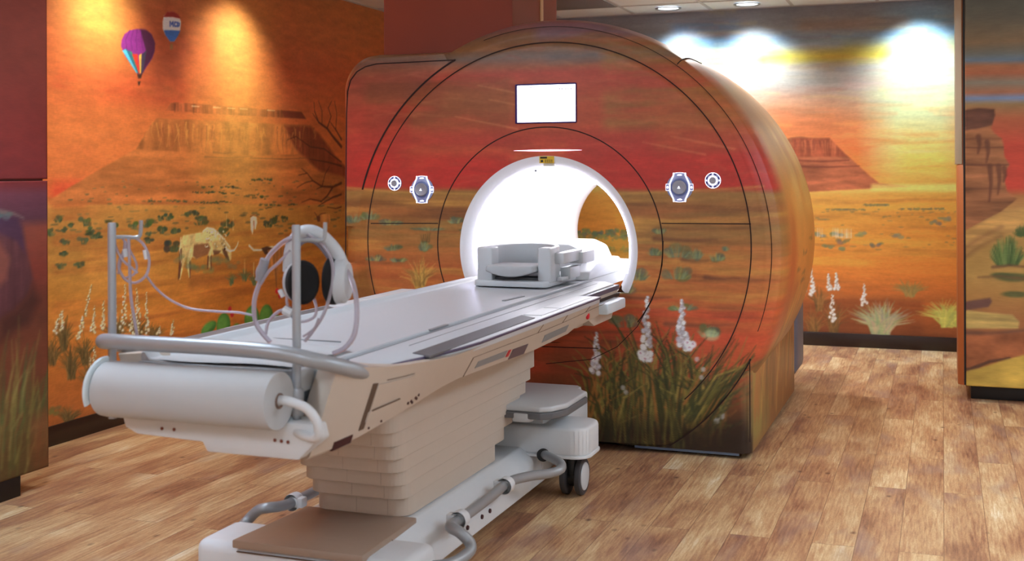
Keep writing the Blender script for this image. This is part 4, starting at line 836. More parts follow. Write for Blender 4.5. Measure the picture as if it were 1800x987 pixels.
# flared side panels: stations (top point, bottom point)
ST = [((-1.505, 2.742, .880), (-1.590, 2.735, .628)), ((-1.462, 2.80, .874), (-1.545, 2.79, .645)), ((-1.430, 2.87, .866), (-1.505, 2.86, .665)), ((-1.408, 2.97, .858), (-1.475, 2.97, .69)), ((-1.394, 3.10, .850), (-1.455, 3.10, .712)), ((-1.388, 3.25, .84), (-1.447, 3.29, .733)), ((-1.387, 3.4, .84), (-1.446, 3.42, .738)), ((-1.387, 3.8, .84), (-1.444, 3.8, .730)), ((-1.387, 4.12, .84), (-1.442, 4.14, .722)), ((-1.387, 4.5, .84), (-1.442, 4.56, .728)), ((-1.387, 4.62, .84), (-1.442, 4.64, .738)), ((-1.387, 4.84, .84), (-1.442, 5.03, .752))]
INNER = [(-1.61, 2.84, .878), (-1.56, 2.90, .868), (-1.50, 2.94, .860), (-1.475, 2.99, .853), (-1.446, 3.12, .848), (-1.42, 3.3, .842)]
def lerp(a, b, t): return tuple(a[k]+(b[k]-a[k])*t for k in range(3))
def panel_pt(y, t, out=.0, sgn=1):
    """point on the outer face of the side panel at depth y, t from top (0) to bottom (1)"""
    S = [lerp(a, b, t) for a, b in ST]
    for a, b in zip(S[:-1], S[1:]):
        if a[1] <= y <= b[1]: p = lerp(a, b, (y-a[1])/(b[1]-a[1])); break
    else: p = S[-1] if y > S[-1][1] else S[0]
    p = (p[0]+out, y, p[2]); return p if sgn > 0 else mirror(p)
for sgn in (1, -1):
    mb = MB(); rows = []
    for si, (a, b) in enumerate(ST):
        if sgn < 0 and si < 4: b = (b[0], b[1], b[2]+.05-.012*si)
        rows.append([a, lerp(a, b, .25), lerp(a, b, .5), lerp(a, b, .75), lerp(a, b, .96), (b[0]-.01, b[1], b[2]), (b[0]-.07, b[1]+.01, b[2]+.004), INNER[si] if si < 6 else (a[0]-.05, a[1], a[2]-.004)])
    v = [p if sgn > 0 else mirror(p) for r in rows for p in r]; K = 8
    f = [(i*K+k, i*K+(k+1) % K, (i+1)*K+(k+1) % K, (i+1)*K+k) for i in range(len(rows)-1) for k in range(K)]
    f.append(tuple(range(K))); f.append(tuple((len(rows)-1)*K+k for k in range(K)))
    pn = obj('side_panel', (v, f), offwhite, TB, smooth=30)
    def patch(y0, y1, t0, t1, o0, o1, sk=0.0, nn=5):
        """block standing on the panel between depths y0..y1 and heights t0..t1"""
        v_ = []
        for k in range(nn+1):
            y_ = y0+(y1-y0)*k/nn
            for tt, oo in ((t0, o0), (t0, o1), (t1, o1), (t1, o0)): v_.append(panel_pt(y_+sk*tt, tt, oo, sgn))
        f_ = [(k*4+m_, k*4+(m_+1) % 4, k*4+4+(m_+1) % 4, k*4+4+m_) for k in range(nn) for m_ in range(4)]+[(0, 1, 2, 3), tuple(nn*4+m_ for m_ in range(4))]
        return v_, f_
    gm = []
    gm.append(patch(3.95, 5.0, .34, .355, -.004, .0012)); gm.append(patch(4.12, 4.126, .03, .34, -.004, .0012, -.12)); gm.append(patch(4.42, 4.426, .03, .34, -.004, .0012, -.12)); gm.append(patch(4.74, 4.746, .03, .34, -.004, .0012, -.12)); gm.append(patch(3.46, 3.95, .345, .36, -.004, .0012)); gm.append(patch(3.455, 3.461, .35, .97, -.004, .0012)); gm.append(patch(2.90, 3.03, .20, .21, -.004, .0012))
    objs('panel_joint', gm, seamtan, pn, smooth=0)
    hd = MB().add(patch(3.53, 3.80, .58, .80, -.002, .002)); obj('grip_recess', hd, midgrey, pn, smooth=0)
    obj('grip_recess', patch(3.86, 4.02, .62, .95, -.002, .0022), plum, pn, smooth=0)['label'] = 'plum-dark grip slot'
    obj('grip_recess', patch(4.2, 4.5, .55, .80, -.002, .002, 0), midgrey, pn, smooth=0)
    obj('red_mark', MB().add(patch(3.815, 3.84, .60, .82, -.002, .0025)), redm, pn, smooth=0)
    obj('red_button', MB().add(lathe([(.016, -.002), (.015, .004), (.011, .007), (.001, .0085)], panel_pt(4.78, .62, 0, sgn), 'X', 20)), redm, pn)
    dr = obj('socket_cover', MB().add(patch(2.865, 3.03, .24, .70, -.002, .005, .0)).add(patch(2.86, 2.99, .62, .76, -.002, .008)), offwhite, pn, smooth=20)
    obj('cover_gap', MB().add(patch(2.850, 2.864, .22, .86, -.003, .003)).add(patch(2.87, 2.985, .60, .62, .0, .0086)), seamtan, dr, smooth=0)
    obj('foot_slot', MB().add(patch(2.785, 2.835, .88, .99, -.01, .0025)), mat_red, pn, smooth=0)['label'] = 'dark brown slot at the lower edge'
    pm = []
    for yy in (2.89, 2.94): pm.append(lathe([(.004, -.001), (.0035, .002)], panel_pt(yy, .9, 0, sgn), 'X', 10))
    for yy, tt in ((3.06, .83), (3.075, .82), (3.095, .79), (3.11, .76), (3.105, .83), (3.085, .87)): pm.append(lathe([(.005, -.001), (.0045, .002)], panel_pt(yy, tt, 0, sgn), 'X', 8))
    objs('panel_print', pm, mat_red, pn)
# deck under the rails, foot apron and recess
obj('deck', MB().add(rbox(2*MX+1.52, -1.52, 2.86, 5.3, .72, .832, .01)).add(prism([(-1.52, .70), (2*MX+1.52, .70), (2*MX+1.47, .80), (-1.47, .80)], 'Y', 4.95, 5.50, .006)), offwhite, TB)
ap = [(2*MX+1.545, .735), (2*MX+1.56, .685), (2*MX+1.60, .668), (-1.90, .662), (-1.885, .636), (-1.60, .636), (-1.545, .69), (-1.545, .735)]
obj('foot_apron', prism(ap, 'Y', 2.70, 2.90, .006), white, TB)
sm = []
for x_, z_ in ((-2.03, .69), (-1.99, .69), (-1.67, .685), (-1.65, .684), (-1.63, .683)): sm.append(lathe([(.005, -.002), (.004, .002)], (x_, 2.70, z_), 'Y', 10))
objs('apron_screw', sm, mat('rust_screw', (120, 60, 44), .5), TB)
obj('foot_recess', MB().add(rbox(2*MX+1.53, -1.53, 2.84, 2.87, .68, .85, .004)), mat('recess_grey', (150, 156, 160), .45), TB)
obj('foot_end_strip', rbox(GX-.262, GX+.262, 2.752, 2.768, .80, .862, .004), midgrey, TB)
# push handle round the foot end
hp = [(-1.49, 2.96, .80), (-1.478, 2.88, .838), (-1.480, 2.80, .864), (-1.510, 2.735, .888), (-1.555, 2.685, .908), (-1.63, 2.664, .924), (-1.78, 2.66, .93), (-2.0, 2.66, .93), (-2.15, 2.662, .93), (-2.215, 2.685, .925), (-2.252, 2.75, .912), (-2.275, 2.84, .888), (-2.30, 2.96, .852)]
obj('push_handle', tube(hp, .0215, 16, 8), tubegrey, TB)
# accessory posts
for px0, nm in ((-2.218, 'left'), (-1.63, 'right')):
    y0 = 2.725 if nm == 'left' else 2.745
    po = obj('accessory_post', MB().add(lathe([(.0115, .70), (.0115, 1.252), (.010, 1.257)], (px0, y0, 0), 'Z', 20)).add(lathe([(.019, .745), (.019, .81), (.016, .818)], (px0, y0, 0), 'Z', 20)), tubegrey, TB)
    obj('post_hook', MB().add(tube([(px0, y0+.005, 1.215), (px0+.02, y0+.03, 1.215), (px0+.045, y0+.05, 1.213), (px0+.055, y0+.055, 1.222), (px0+.057, y0+.056, 1.262)], .0055, 10)), tubegrey, po)
obj('rail_socket', MB().add(lathe([(.022, .79), (.024, .80), (.024, .855), (.019, .862)], (-2.135, 2.72, 0), 'Z', 20)), darkgrey, TB)
# roll carrier
cr = [(-1.628, 2.655, .803), (-1.595, 2.65, .802), (-1.55, 2.65, .790), (-1.525, 2.655, .765), (-1.515, 2.66, .735), (-1.525, 2.67, .71), (-1.57, 2.69, .705), (-1.61, 2.71, .71)]
obj('roll_carrier', tube(cr, .0125, 12, 8), white, TB)
# telescopic column: nested shells
cm = MB()
LV = [(.225, .292, 3.585, 4.46, .180), (.292, .345, 3.552, 4.55, .186), (.345, .397, 3.52, 4.635, .192), (.397, .447, 3.49, 4.71, .198), (.447, .497, 3.46, 4.765, .204), (.497, .547, 3.43, 4.81, .210), (.547, .735, 3.40, 4.845, .216)]
for z0, z1, y0, y1, hw in LV:
    lay = prism(rrect(-1.885-hw, -1.885+hw, y0, y1, .055, 6), 'Z', z0+.0006, z1, .001, 1); cm.add(lay)
obj('lift_column', cm, offwhite, TB)
cs = MB()
for (z0, z1, y0, y1, hw) in LV[:-1]:
    for fx in (.47, .80): cs.add(rbox(-1.885-hw+2*hw*fx-.0008, -1.885-hw+2*hw*fx+.0008, y0-.0008, y0+.002, z0+.004, z1-.002, 0))
    if z1 < .5: cs.add(tube([(-1.885-hw-.0005, y0+.06, z1), (-1.885-hw+.02, y0+.012, z1), (-1.885-hw+.055, y0-.001, z1), (-1.885+hw-.055, y0-.001, z1), (-1.885+hw-.016, y0+.016, z1), (-1.885+hw+.001, y0+.055, z1), (-1.885+hw+.001, y1-.055, z1)], .0012, 5, 2))
obj('column_joint', cs, mat('faint_joint', (172, 157, 142), .6), TB, smooth=0)
# wheeled base: beam, foot box, head box
bs = [(-1.885-.30, .075), (-1.885-.30, .15), (-1.885-.195, .222), (-1.885+.195, .222), (-1.885+.27, .16), (-1.885+.285, .075)]
BE = obj('base_beam', prism(bs, 'Y', 3.22, 4.82, .008), white, TB)
obj('beam_joint', MB().add(tube([(-1.69, 3.40, .2235), (-1.61, 3.40, .165), (-1.598, 3.40, .085)], .002, 6, smooth=False)), seamtan, BE)
bl = []
for yy in (3.88, 4.02, 4.1): bl.append(lathe([(.009, -.003), (.008, .003)], (-1.604, yy, .118), 'X', 10))
objs('beam_bolt', bl, mat_red, BE)
FB = obj('foot_box', MB().add(rbox(-2.285, -1.525, 3.20, 3.44, .06, .208, .035, 4)), white, TB)
obj('foot_plate', prism([(-2.13, 3.185), (-1.665, 3.185), (-1.675, 3.60), (-2.095, 3.60)], 'Z', .20, .226, .004), mat('floor_reflecting_plate', (158, 134, 116), .4), TB)  # brownish floor reflection put into the plate's base colour
obj('plate_gap', MB().add(rbox(-2.12, -1.68, 3.194, 3.2, .185, .188, 0)), seamtan, TB, smooth=0)
HB = obj('head_box', MB().add(prism(rrect(-2.37, -1.40, 4.68, 4.93, .07, 6), 'Z', .195, .318, .016, 3)).add(prism(rrect(-2.375, -1.395, 4.675, 4.935, .072, 6), 'Z', .188, .2, .003)), white, TB)
obj('dock_block', MB().add(rbox(-2.2, -1.60, 4.72, 5.30, .10, .385, .02)).add(rbox(-1.66, -1.545, 4.90, 5.20, .10, .378, .01)), lightgrey, TB)
obj('step_pad', MB().add(prism([(-2.28, 4.56), (-2.22, 4.50), (-1.54, 4.50), (-1.50, 4.53), (-1.462, 4.62), (-1.462, 4.90), (-1.53, 4.97), (-2.25, 4.97), (-2.30, 4.98)], 'Z', .412, .436, .008, 3)), lightgrey, TB)
obj('pad_edge', MB().add(prism([(-2.285, 4.555), (-2.22, 4.494), (-1.60, 4.494), (-1.538, 4.496), (-1.495, 4.526), (-1.457, 4.62), (-1.457, 4.897), (-1.53, 4.966), (-2.25, 4.966), (-2.304, 4.98)], 'Z', .384, .412, .005, 2)), darkgrey, TB)['label'] = 'dark grey rim'
obj('pad_latch', MB().add(prism(rrect(-1.665, -1.58, 4.492, 4.56, .02, 4), 'Z', .372, .408, .004)), lightgrey, TB)
# castors
def caster(x0, y0, nm='caster'):
    cu = obj('caster', MB().add(rbox(x0-.018, x0+.018, y0-.055, y0+.05, .085, .175, .015)).add(lathe([(.02, .12), (.02, .2)], (x0, y0, 0), 'Z', 16)).add(lathe([(.045, -.02), (.045, .02)], (x0, y0, .082), 'X', 20)), black, TB)
    for s_ in (-1, 1):
        w_ = obj('wheel', lathe([(.03, s_*.018), (.074, s_*.018), (.080, s_*.022), (.082, s_*.031), (.080, s_*.042), (.072, s_*.047), (.06, s_*.046)], (x0, y0, .082), 'X', 36), mat('tyre_grey', (58, 56, 58), .55) if 'tyre_grey' not in MATS else MATS['tyre_grey'], cu)
        obj('hub_cap', lathe([(.061, s_*.043), (.058, s_*.049), (.04, s_*.052), (.001, s_*.053)], (x0, y0, .082), 'X', 32), lightgrey, w_)
caster(-1.497, 4.83); caster(-2.27, 4.83); caster(-1.56, 3.30); caster(-2.22, 3.30)
# bumper tubes along the base
for sgn in (1, -1):
    bp = [tuple(at(957, 799, Y=4.69)), tuple(at(962, 802, Y=4.64)), tuple(at(974, 808, Y=4.60)), tuple(at(986, 816, Y=4.56)), tuple(at(985, 826, Y=4.52)), tuple(at(965, 833, Y=4.46)), tuple(at(930, 838, Y=4.34)), (-1.565, 4.2, .205), (-1.56, 3.98, .203), (-1.56, 3.72, .202), (-1.555, 3.62, .208), (-1.535, 3.57, .214), (-1.50, 3.56, .205), (-1.465, 3.56, .175), (-1.455, 3.53, .155), (-1.475, 3.44, .145), (-1.53, 3.39, .143), (-1.60, 3.37, .14)]
    P_ = bp if sgn > 0 else [(2*-1.885-a, b, c) for a, b, c in bp]
    tb = obj('bumper_tube', tube(P_, .019, 14, 6), mat('bumper_grey', (150, 152, 154), .35, .25) if 'bumper_grey' not in MATS else MATS['bumper_grey'], TB)
    for yy in (3.70, 4.16):
        x_ = -1.559 if yy < 4 else -1.563; x_ = x_ if sgn > 0 else 2*-1.885-x_
        obj('tube_clip', MB().add(lathe([(.030, -.022), (.031, -.018), (.031, .018), (.030, .022), (.02, .022), (.02, -.022)], (x_, yy, .2035), 'Y', 24, False)).add(rbox(min(x_, x_-sgn*.045), max(x_, x_-sgn*.045), yy-.02, yy+.02, .186, .222, .006)), white, tb)
    obj('tube_socket', lathe([(.027, -.012), (.027, .004)], (P_[0][0], 4.679, P_[0][2]), 'Y', 20), black, tb)
# docking block beside the bore
obj('dock_lever', MB().add(rbox(-1.50, -1.405, 5.05, 5.36, .752, .80, .008)), mat('pale_blue_plastic', (206, 216, 222), .4), TB)['label'] = 'pale blue docking lever'
obj('lever_slot', MB().add(rbox(-1.478, -1.46, 4.90, 5.45, .795, .812, .002)), black, TB)
obj('head_cheek', MB().add(prism([(4.86, .845), (5.48, .845), (5.34, .70), (5.05, .70), (4.95, .74)], 'X', -1.53, -1.468, .006)), offwhite, TB)
obj('cheek_edge', MB().add(rbox(-1.50, -1.462, 4.86, 5.46, .828, .85, .003)), mat('slate_edge', (84, 84, 104), .4), TB)
# tail of the table in the bore: raised rails
obj('bore_rail', MB().add(prism([(5.48, .862), (6.06, .862), (6.08, .925), (6.07, .940), (6.02, .946), (5.62, .935), (5.50, .90)], 'X', -1.70, -1.622, .008)), white, TB)
obj('bore_rail', MB().add(prism([(5.48, .862), (6.06, .862), (6.08, .925), (6.07, .940), (6.02, .946), (5.62, .935), (5.50, .90)], 'X', -2.158, -2.08, .008)), white, TB)

# ------------------------------------------------------------------ things on the table
HC = thing('head_coil', (-1.85, 5.2, .862), 'grey cradle shaped head coil standing open at the scanner end of the table', 'head coil')
cx = -1.85; base = .866
obj('coil_base', MB().add(prism(rrect(cx-.20, cx+.165, 5.03, 5.50, .03, 4), 'Z', base, .894, .006)), lightgrey, HC)
wv = MB(); n = 36; ri, ro = .145, .168
inn = []; 
for k in range(n+1):
    t = PI*k/n; inn.append((cx+ri*math.cos(t), 5.12+.26*math.sin(t)**.9 if 0 < k < n else 5.12))
out = [(cx+ro*math.cos(PI*k/n), 5.12+(.285*math.sin(PI*k/n)**.9 if 0 < k < n else 0)) for k in range(n+1)]
obj('coil_shell', prism(inn+out[::-1], 'Z', .89, 1.046, .005, 2), lightgrey, HC, smooth=40)
for xa, xb in ((cx-.19, cx-.115), (cx+.108, cx+.172)):
    obj('coil_post', rbox(xa, xb, 5.06, 5.15, .885, 1.046 if xa > cx else 1.044, .008, 3), lightgrey, HC)
obj('coil_floor', prism([(cx-.15, 5.1), (cx+.15, 5.1), (cx+.14, 5.3), (cx, 5.38), (cx-.14, 5.3)], 'Z', .892, .905, .003), darkgrey, HC)
pw = []; 
for k in range(13):
    t = -1+2*k/12; pw.append((cx-.01+t*.118, .914+.026*t*t))
pt = [(cx-.01+(-1+2*k/12)*.112, .964+.003*abs(-1+2*k/12)**2) for k in range(13)]
obj('head_pad', prism(pw+pt[::-1], 'Y', 5.0, 5.22, .008, 3), mat('pad_grey', (176, 177, 178), .7), HC, smooth=50)['label'] = 'soft curved head pad'
bk_ = MB().add(rbox(cx+.165, cx+.235, 5.36, 5.56, .955, 1.01, .006)).add(rbox(cx+.17, cx+.215, 5.12, 5.42, .97, 1.02, .004)).add(rbox(cx+.16, cx+.21, 5.24, 5.40, .89, .945, .005)).add(rbox(cx+.175, cx+.20, 5.14, 5.26, .89, .905, .003))
obj('coil_bracket', bk_, lightgrey, HC)
obj('coil_cover', MB().add(prism([(cx-.1, .89), (cx+.2, .89), (cx+.15, 1.0), (cx+.08, 1.03), (cx-.1, 1.03)], 'Y', 5.62, 6.1, .012)), white, HC)
# paper roll
rc = Vector((-1.9, 2.655, .80)); 
RL = thing('paper_roll', (-1.9, 2.655, .80), 'thick white paper roll hanging across the foot end of the table', 'paper roll')
obj('roll', lathe([(.02, -.285), (.062, -.285), (.075, -.278), (.0765, -.26), (.0765, .268), (.075, .2705), (.02, .2705)], rc, 'X', 64), paper, RL)
obj('roll_core', lathe([(.021, .262), (.021, .273), (.014, .273), (.014, .262)], rc, 'X', 24), mat('cardboard_brown', (120, 96, 84), .8), RL)['label'] = 'brown cardboard core'
obj('loose_edge', MB().add(tube([(-2.188, 2.655+.076*math.cos(t), .80+.076*math.sin(t)) for t in np.radians(np.linspace(80, 205, 14))], .006, 8, 2, flat=2.2)), mat('pale_blue_paper', (216, 228, 232), .7), RL)['label'] = 'curled outer edge of the paper'
# paper sheet drawn over the foot end
us = np.linspace(-.235, .225, 40); vs = np.linspace(2.775, 3.12, 30); rs = np.random.RandomState(5)
v = []; 
for b in vs:
    for a in us:
        w_ = (b-2.77)/.35
        v.append((GX+a, b+.015*math.sin(a*14), .8675+.004*(1+math.sin(a*31+b*22))*w_*.8+.004*abs(math.sin(b*37+a*9))*w_))
f = [(j*40+i, j*40+i+1, (j+1)*40+i+1, (j+1)*40+i) for j in range(29) for i in range(39)]
tag(obj('paper_sheet', (v, f), paper, None, smooth=80, origin=(GX, 2.95, .866)), 'crinkled white paper sheet lying over the foot end of the tabletop', 'paper sheet')

# headphones hanging on the right post
HP = thing('headphones', (-1.585, 2.82, 1.03), 'grey headphones with black ear cushions hanging on the right hand post', 'headphones')
YH = 2.83
def h(px_, py_, y=YH): p = at(px_, py_, Y=y); return (p.x, p.y, p.z)
obj('headband', tube([h(507, 478, 2.80), h(510, 440, 2.80), h(523, 414, 2.81), h(540, 406, 2.82), h(560, 411, 2.835), h(580, 428, 2.85), h(596, 450, 2.865), h(606, 478, 2.87)], .0125, 12, 6, flat=1.5), mat('headband_grey', (190, 194, 198), .45), HP)
obj('headband_pad', tube([h(512, 470, 2.80), h(517, 440, 2.80), h(530, 424, 2.81), h(545, 420, 2.82), h(560, 427, 2.835), h(574, 443, 2.85), h(584, 458, 2.86)], .008, 10, 6, flat=1.4), mat('headband_lining', (128, 124, 140), .7), HP)
def cup(px_, py_, y, nx, ny, rx, rz, foam_side):
    c = Vector(h(px_, py_, y)); nrm = Vector((nx, ny, 0)).normalized(); tv = Vector((-nrm.y, nrm.x, 0))
    def disc(prof):
        v, f = [], []; n_ = 28
        for r_, d_ in prof:
            for k in range(n_):
                t = 2*PI*k/n_; p = c+tv*(rx*r_*math.cos(t))+Vector((0, 0, 1))*(rz*r_*math.sin(t))+nrm*d_; v.append(tuple(p))
        for j_ in range(len(prof)-1):
            for k in range(n_): f.append((j_*n_+k, j_*n_+(k+1) % n_, (j_+1)*n_+(k+1) % n_, (j_+1)*n_+k))
        f.append(tuple(range(n_))); f.append(tuple((len(prof)-1)*n_+k for k in range(n_))); return v, f
    e = obj('ear_cup', disc([(.3, -.030), (.8, -.028), (.96, -.018), (1.0, 0), (1.0, .006)]), MATS['headband_grey'], HP)
    obj('ear_cushion', disc([(1.0, .004), (1.05, .014), (1.03, .028), (.85, .036), (.6, .034), (.4, .033), (.05, .032)]), foam, e)['label'] = 'black foam ear cushion'
cup(527, 496, 2.80, .80, -.60, .045, .058, 1)
cup(596, 494, 2.865, -.80, -.12, .048, .064, -1)
# tubing of the headset
def hose(pts, r=.0042, y=2.82): return tube([h(*p) if len(p) == 3 else h(p[0], p[1], y) for p in pts], r, 10, 6)
hs = MB()
hs.add(hose([(585, 452, 2.86), (603, 468, 2.86), (618, 492, 2.86), (626, 525, 2.85), (627, 560, 2.84), (622, 590, 2.84), (606, 612, 2.84), (586, 622, 2.84)], .0072))
hs.add(hose([(540, 412, 2.81), (572, 436, 2.82), (585, 470, 2.82), (582, 510, 2.82), (570, 550, 2.82), (552, 580, 2.82), (536, 600, 2.82)], .0048))
hs.add(hose([(515, 418, 2.79), (495, 428, 2.79), (470, 455, 2.79), (458, 492, 2.79), (447, 530, 2.79), (449, 565, 2.79), (460, 585, 2.79), (475, 602, 2.79)], .0066))
hs.add(hose([(511, 440, 2.79), (490, 462, 2.79), (472, 478, 2.79), (458, 500, 2.79)], .0042))
hs.add(hose([(505, 470, 2.79), (508, 500, 2.79), (504, 530, 2.79), (512, 555, 2.79), (530, 566, 2.8), (552, 558, 2.81), (556, 540, 2.82), (550, 522, 2.83)], .004))
hs.add(hose([(512, 542, 2.79), (490, 548, 2.79), (472, 566, 2.79), (467, 588, 2.79)], .0045))
hs.add(hose([(533, 592, 2.8), (552, 578, 2.8), (560, 560, 2.8)], .003))
obj('air_tube', hs, clear, HP)['label'] = 'clear lilac air tubing'
obj('tube_joint', MB().add(tube([h(466, 456, 2.79), h(461, 474, 2.79), h(455, 494, 2.79)], [.013, .016, .011], 12, 3)), mat('joint_grey', (146, 144, 150), .5), HP)
obj('valve_block', MB().add(tube([h(500, 545, 2.79), h(514, 552, 2.79)], .013, 10, 2)).add(tube([h(492, 510, 2.79), h(498, 522, 2.79)], .007, 10, 2)), white, HP)
# clear tubing coil on the left post
CT = thing('tubing_coil', (-2.19, 2.76, 1.14), 'coil of clear lilac plastic tubing hanging on the left hand post', 'tubing')
YC = 2.76
def hc(pts, r): return tube([(lambda p: (p.x, p.y, p.z))(at(a, b, Y=YC+d)) for a, b, d in pts], r, 10, 6)
ct = MB()
ct.add(hc([(198, 415, 0), (212, 418, .01), (235, 418, .015), (252, 430, .02), (262, 455, .02), (258, 482, .015), (240, 497, .01), (222, 493, 0), (210, 475, -.005), (210, 458, -.005), (218, 440, 0), (220, 424, 0)], .0042))
ct.add(hc([(196, 408, 0), (206, 440, -.01), (216, 458, -.012), (230, 470, -.01), (242, 480, -.005)], .0036))
ct.add(hc([(216, 420, .02), (228, 440, .02), (240, 465, .02), (236, 482, .02), (218, 490, .02)], .0036))
ct.add(hc([(228, 420, .01), (222, 440, .012), (212, 462, .01), (208, 482, .008)], .0036))
ct.add(hc([(226, 420, -.01), (228, 470, -.01), (230, 520, -.01), (236, 560, -.012), (241, 592, -.012), (243, 612, -.012)], .0046))
obj('coiled_tube', ct, clear, CT)
obj('trailing_tube', tube([(lambda p: (p.x, p.y, p.z))(at(a, b, Y=yy)) for a, b, yy in ((258, 486, 2.78), (275, 508, 2.785), (300, 528, 2.79), (335, 543, 2.79), (380, 548, 2.79), (420, 550, 2.79), (448, 556, 2.79))], .0034, 10, 6), clear, CT)
obj('tube_band', MB().add(tube([(lambda p: (p.x, p.y, p.z))(at(a, b, Y=YC+.02)) for a, b in ((255, 440), (258, 456))], .0072, 10, 2)).add(tube([(lambda p: (p.x, p.y, p.z))(at(a, b, Y=YC)) for a, b in ((219, 438), (221, 452))], .0066, 10, 2)), white, CT)

# ------------------------------------------------------------------ painted cabinets
LCB = thing('painted_cabinet', (-4.0, 3.0, 0), 'tall cabinet painted with a purple boulder and dry grass, by the left wall', 'cabinet')
LO = -3.75; ysx = np.arange(2.4, 4.181, .0075)
back = mat('cabinet_side_red', (110, 48, 34), .5)
obj('cabinet_body', MB().add(rbox(-4.27, LO-.022, 2.4, 4.175, .092, ZC-.02, .004)), back, LCB)
def door(name, z0, z1):
    o = grid_mesh(name, ysx, np.linspace(z0, z1, int((z1-z0)/.0075)+1), lambda u, v: np.stack([np.full_like(u, LO), u, v], 1), paint, LC, LCB, 1.1)
    s = o.modifiers.new('thickness', 'SOLIDIFY'); s.thickness = .02; s.offset = -1 if True else 1; return o
d1 = door('upper_door', 1.372, ZC-.02); d2 = door('lower_door', .088, 1.364)
obj('plinth', rbox(-4.25, LO-.0, 2.4, 4.01, 0, .09, .003), black, LCB)['label'] = 'black recessed plinth'
RCB = thing('painted_cabinet', (.7, 7.85, 0), 'tall cabinet painted with a rock pillar and green bush, by the back wall', 'cabinet')
RX0 = .088; RYF = 7.54
edge = mat('cabinet_edge_orange', (190, 110, 60), .45)
obj('cabinet_body', MB().add(prism([(RX0+.012, RYF+.02), (RX0+1.0, RYF+.02), (RX0+1.0, 8.3), (RX0+.0, 8.3), (RX0+.0, RYF+.04)], 'Z', .096, ZC-.004, .003)), edge, RCB)
obj('edge_band', MB().add(prism([(RX0-.012, RYF+.03), (RX0+.022, RYF+.004), (RX0+.024, RYF+.03), (RX0+.0, 8.2), (RX0-.012, 8.2)], 'Z', 1.43, ZC-.004, .002)), mat('cabinet_edge_lit', (176, 162, 140), .45), RCB)['label'] = 'upper edge band with downlight painted in as cream'  # cream colour carries the downlight striking the upper edge
obj('edge_band', MB().add(prism([(RX0-.004, RYF+.03), (RX0+.03, RYF+.0), (RX0+.03, RYF+.03), (RX0+.0, 8.2), (RX0-.004, 8.2)], 'Z', .098, 1.424, .002)), edge, RCB)['label'] = 'orange painted edge'
o = grid_mesh('door', np.arange(RX0+.042, RX0+1.0, .0075), np.arange(.096, ZC-.004, .0075), lambda u, v: np.stack([u, np.full_like(u, RYF), v], 1), paint, RC, RCB, 1.45)
o.modifiers.new('thickness', 'SOLIDIFY').thickness = .018
obj('door_gap', rbox(RX0+.030, RX0+.0415, RYF+.006, RYF+.02, .098, ZC-.004, 0), black, RCB, smooth=0)
obj('plinth', rbox(RX0+.07, RX0+.99, RYF+.11, 8.28, 0, .098, .003), black, RCB)['label'] = 'black recessed plinth'

# ------------------------------------------------------------------ downlights of the room and added fill panels
ring = mat('lamp_trim_grey', (150, 152, 156), .35, .5); lens = mat('lamp_lens', (255, 255, 255), .3, emit=(244, 250, 255), estr=3.0)
fill_glow = mat('fill_panel_glow', (255, 255, 255), .5, emit=(213, 234, 255), estr=FILL_PANEL)
def downlight(x, y, label, tgt, power, ang=68, col=(1, .97, .93), blend=.55):
    t = thing('downlight', (x, y, ZC), label, 'ceiling light', 'recessed wall-washing downlights')
    obj('trim_ring', lathe([(.105, -.001), (.105, -.006), (.098, -.010), (.086, -.008), (.082, -.001)], (x, y, ZC), 'Z', 40, False), ring, t)
    obj('lens', lathe([(.001, -.0035), (.05, -.004), (.085, -.003), (.086, -.001)], (x, y, ZC), 'Z', 40), lens, t)
    l = bpy.data.lights.new('wash_lamp', 'SPOT'); l.energy = power; l.spot_size = math.radians(ang); l.spot_blend = blend; l.shadow_soft_size = .06; l.color = col
    o = bpy.data.objects.new('wash_lamp', l); C.objects.link(o); o.parent = t; o.location = (0, 0, -.03)
    d = Vector(tgt)-Vector((x, y, ZC-.03)); o.rotation_euler = d.to_track_quat('-Z', 'Y').to_euler()
for x, lab, tx in ((-2.07, 'round recessed ceiling downlight nearest the boxed duct by the back wall', -1.88), (-1.44, 'round recessed ceiling downlight right of its twin by the back wall', -1.44), (-.18, 'round recessed ceiling downlight close to the tall right hand cabinet', -.16)):
    downlight(x, YB-.29, lab, (tx, YB-.02, 1.5), WASH_B, 112, (.78, .93, 1.0), 1.0)
for y, lab, p in ((6.42, 'round recessed ceiling downlight over the mesa mural, left wall', WASH_L), (5.15, 'round recessed ceiling downlight over the balloons, left wall', WASH_L*.9)):
    downlight(XL+.45, y, lab, (XL+.03, y, 1.75), p, 96, (1, .93, .72), 1.0)
downlight(-1.25, 7.4, 'round recessed ceiling downlight over the open floor beside the scanner', (-1.0, 7.2, 0), 130, 150, (1, .98, .95), .7)
downlight(-3.35, 4.6, 'round recessed ceiling downlight over the floor left of the table', (-3.3, 4.6, 0), 30, 110)
downlight(.75, 4.6, 'round recessed ceiling downlight over the open floor in front', (.85, 4.6, 0), 90, 110)
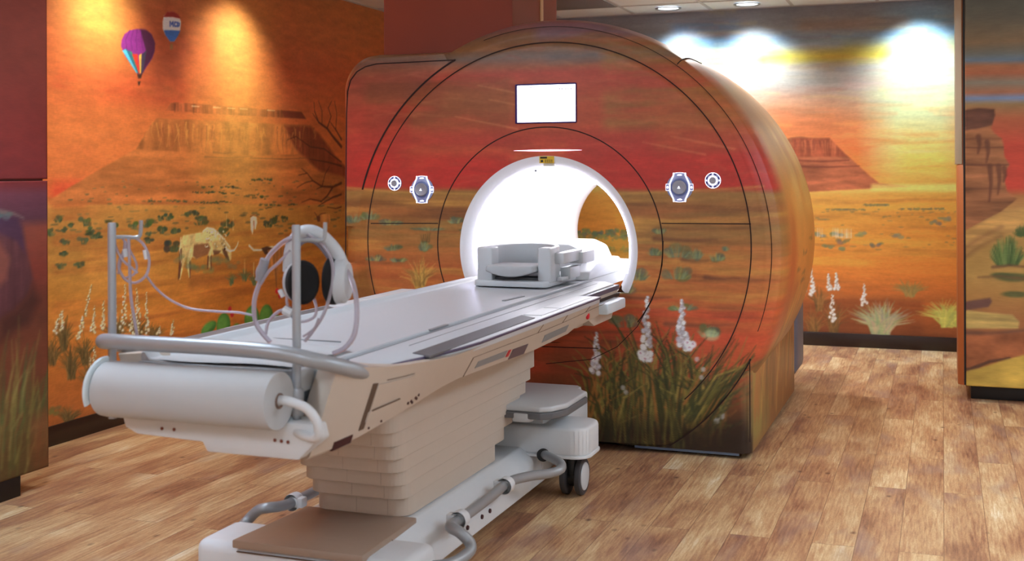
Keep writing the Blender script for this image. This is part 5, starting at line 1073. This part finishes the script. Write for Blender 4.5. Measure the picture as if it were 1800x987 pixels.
for x, ys in ((-2.9, (-.6, 3.0)), (-.6, (-.6,)), (1.9, (-.6, 3.3, 5.6))):  # unseen ceiling panels, added to raise the general light
    for y in ys:
        t = thing('fill_light_panel', (x, y, ZC), 'flat rectangular ceiling light panel among the ceiling tiles in front of the scanner', 'ceiling light', 'ceiling light panels')
        obj('frame', MB().add(rbox(x-.31, x-.29, y-.6, y+.6, ZC-.012, ZC-.001, .002)).add(rbox(x+.29, x+.31, y-.6, y+.6, ZC-.012, ZC-.001, .002)).add(rbox(x-.31, x+.31, y-.61, y-.59, ZC-.012, ZC-.001, .002)).add(rbox(x-.31, x+.31, y+.59, y+.61, ZC-.012, ZC-.001, .002)), ring, t)
        obj('diffuser', rbox(x-.29, x+.29, y-.59, y+.59, ZC-.008, ZC-.002, .001), fill_glow, t, smooth=0)
# grey inset ceiling panel behind the duct
tag(obj('ceiling_panel', MB().add(rbox(-3.04, -2.44, 8.5, 9.05, ZC-.006, ZC-.0016, .001)), mat('panel_slate', (122, 118, 126), .6), None, origin=(-2.74, 8.78, ZC)), 'dark grey inset ceiling panel beside the boxed duct', 'ceiling panel')

# ------------------------------------------------------------------ world, camera, view
w = bpy.data.worlds.new('World'); bpy.context.scene.world = w; w.use_nodes = True
w.node_tree.nodes['Background'].inputs['Color'].default_value = (.5, .5, .5, 1); w.node_tree.nodes['Background'].inputs['Strength'].default_value = .05
cam = bpy.data.cameras.new('Camera'); co_ = bpy.data.objects.new('Camera', cam); C.objects.link(co_)
cam.sensor_width = 36; cam.lens = F_PX/1800*36; cam.shift_x = 0; cam.shift_y = -(493.5-CYP)/1800; cam.clip_start = .05
from mathutils import Matrix
Rm = Matrix(((CAM_M[0][0], -CAM_M[1][0], -CAM_M[2][0]), (CAM_M[0][1], -CAM_M[1][1], -CAM_M[2][1]), (CAM_M[0][2], -CAM_M[1][2], -CAM_M[2][2])))
co_.location = (0, 0, EYE); co_.rotation_euler = Rm.to_euler()
cam.dof.use_dof = True; cam.dof.focus_distance = 5.6; cam.dof.aperture_fstop = 3.6
S = bpy.context.scene; S.camera = co_
S.view_settings.view_transform = 'Standard'; S.view_settings.look = 'None'; S.view_settings.exposure = EXPO; S.view_settings.gamma = 1; S.view_settings.use_curve_mapping = False
S.cycles.use_denoising = True; S.cycles.max_bounces = 8; S.cycles.diffuse_bounces = 4
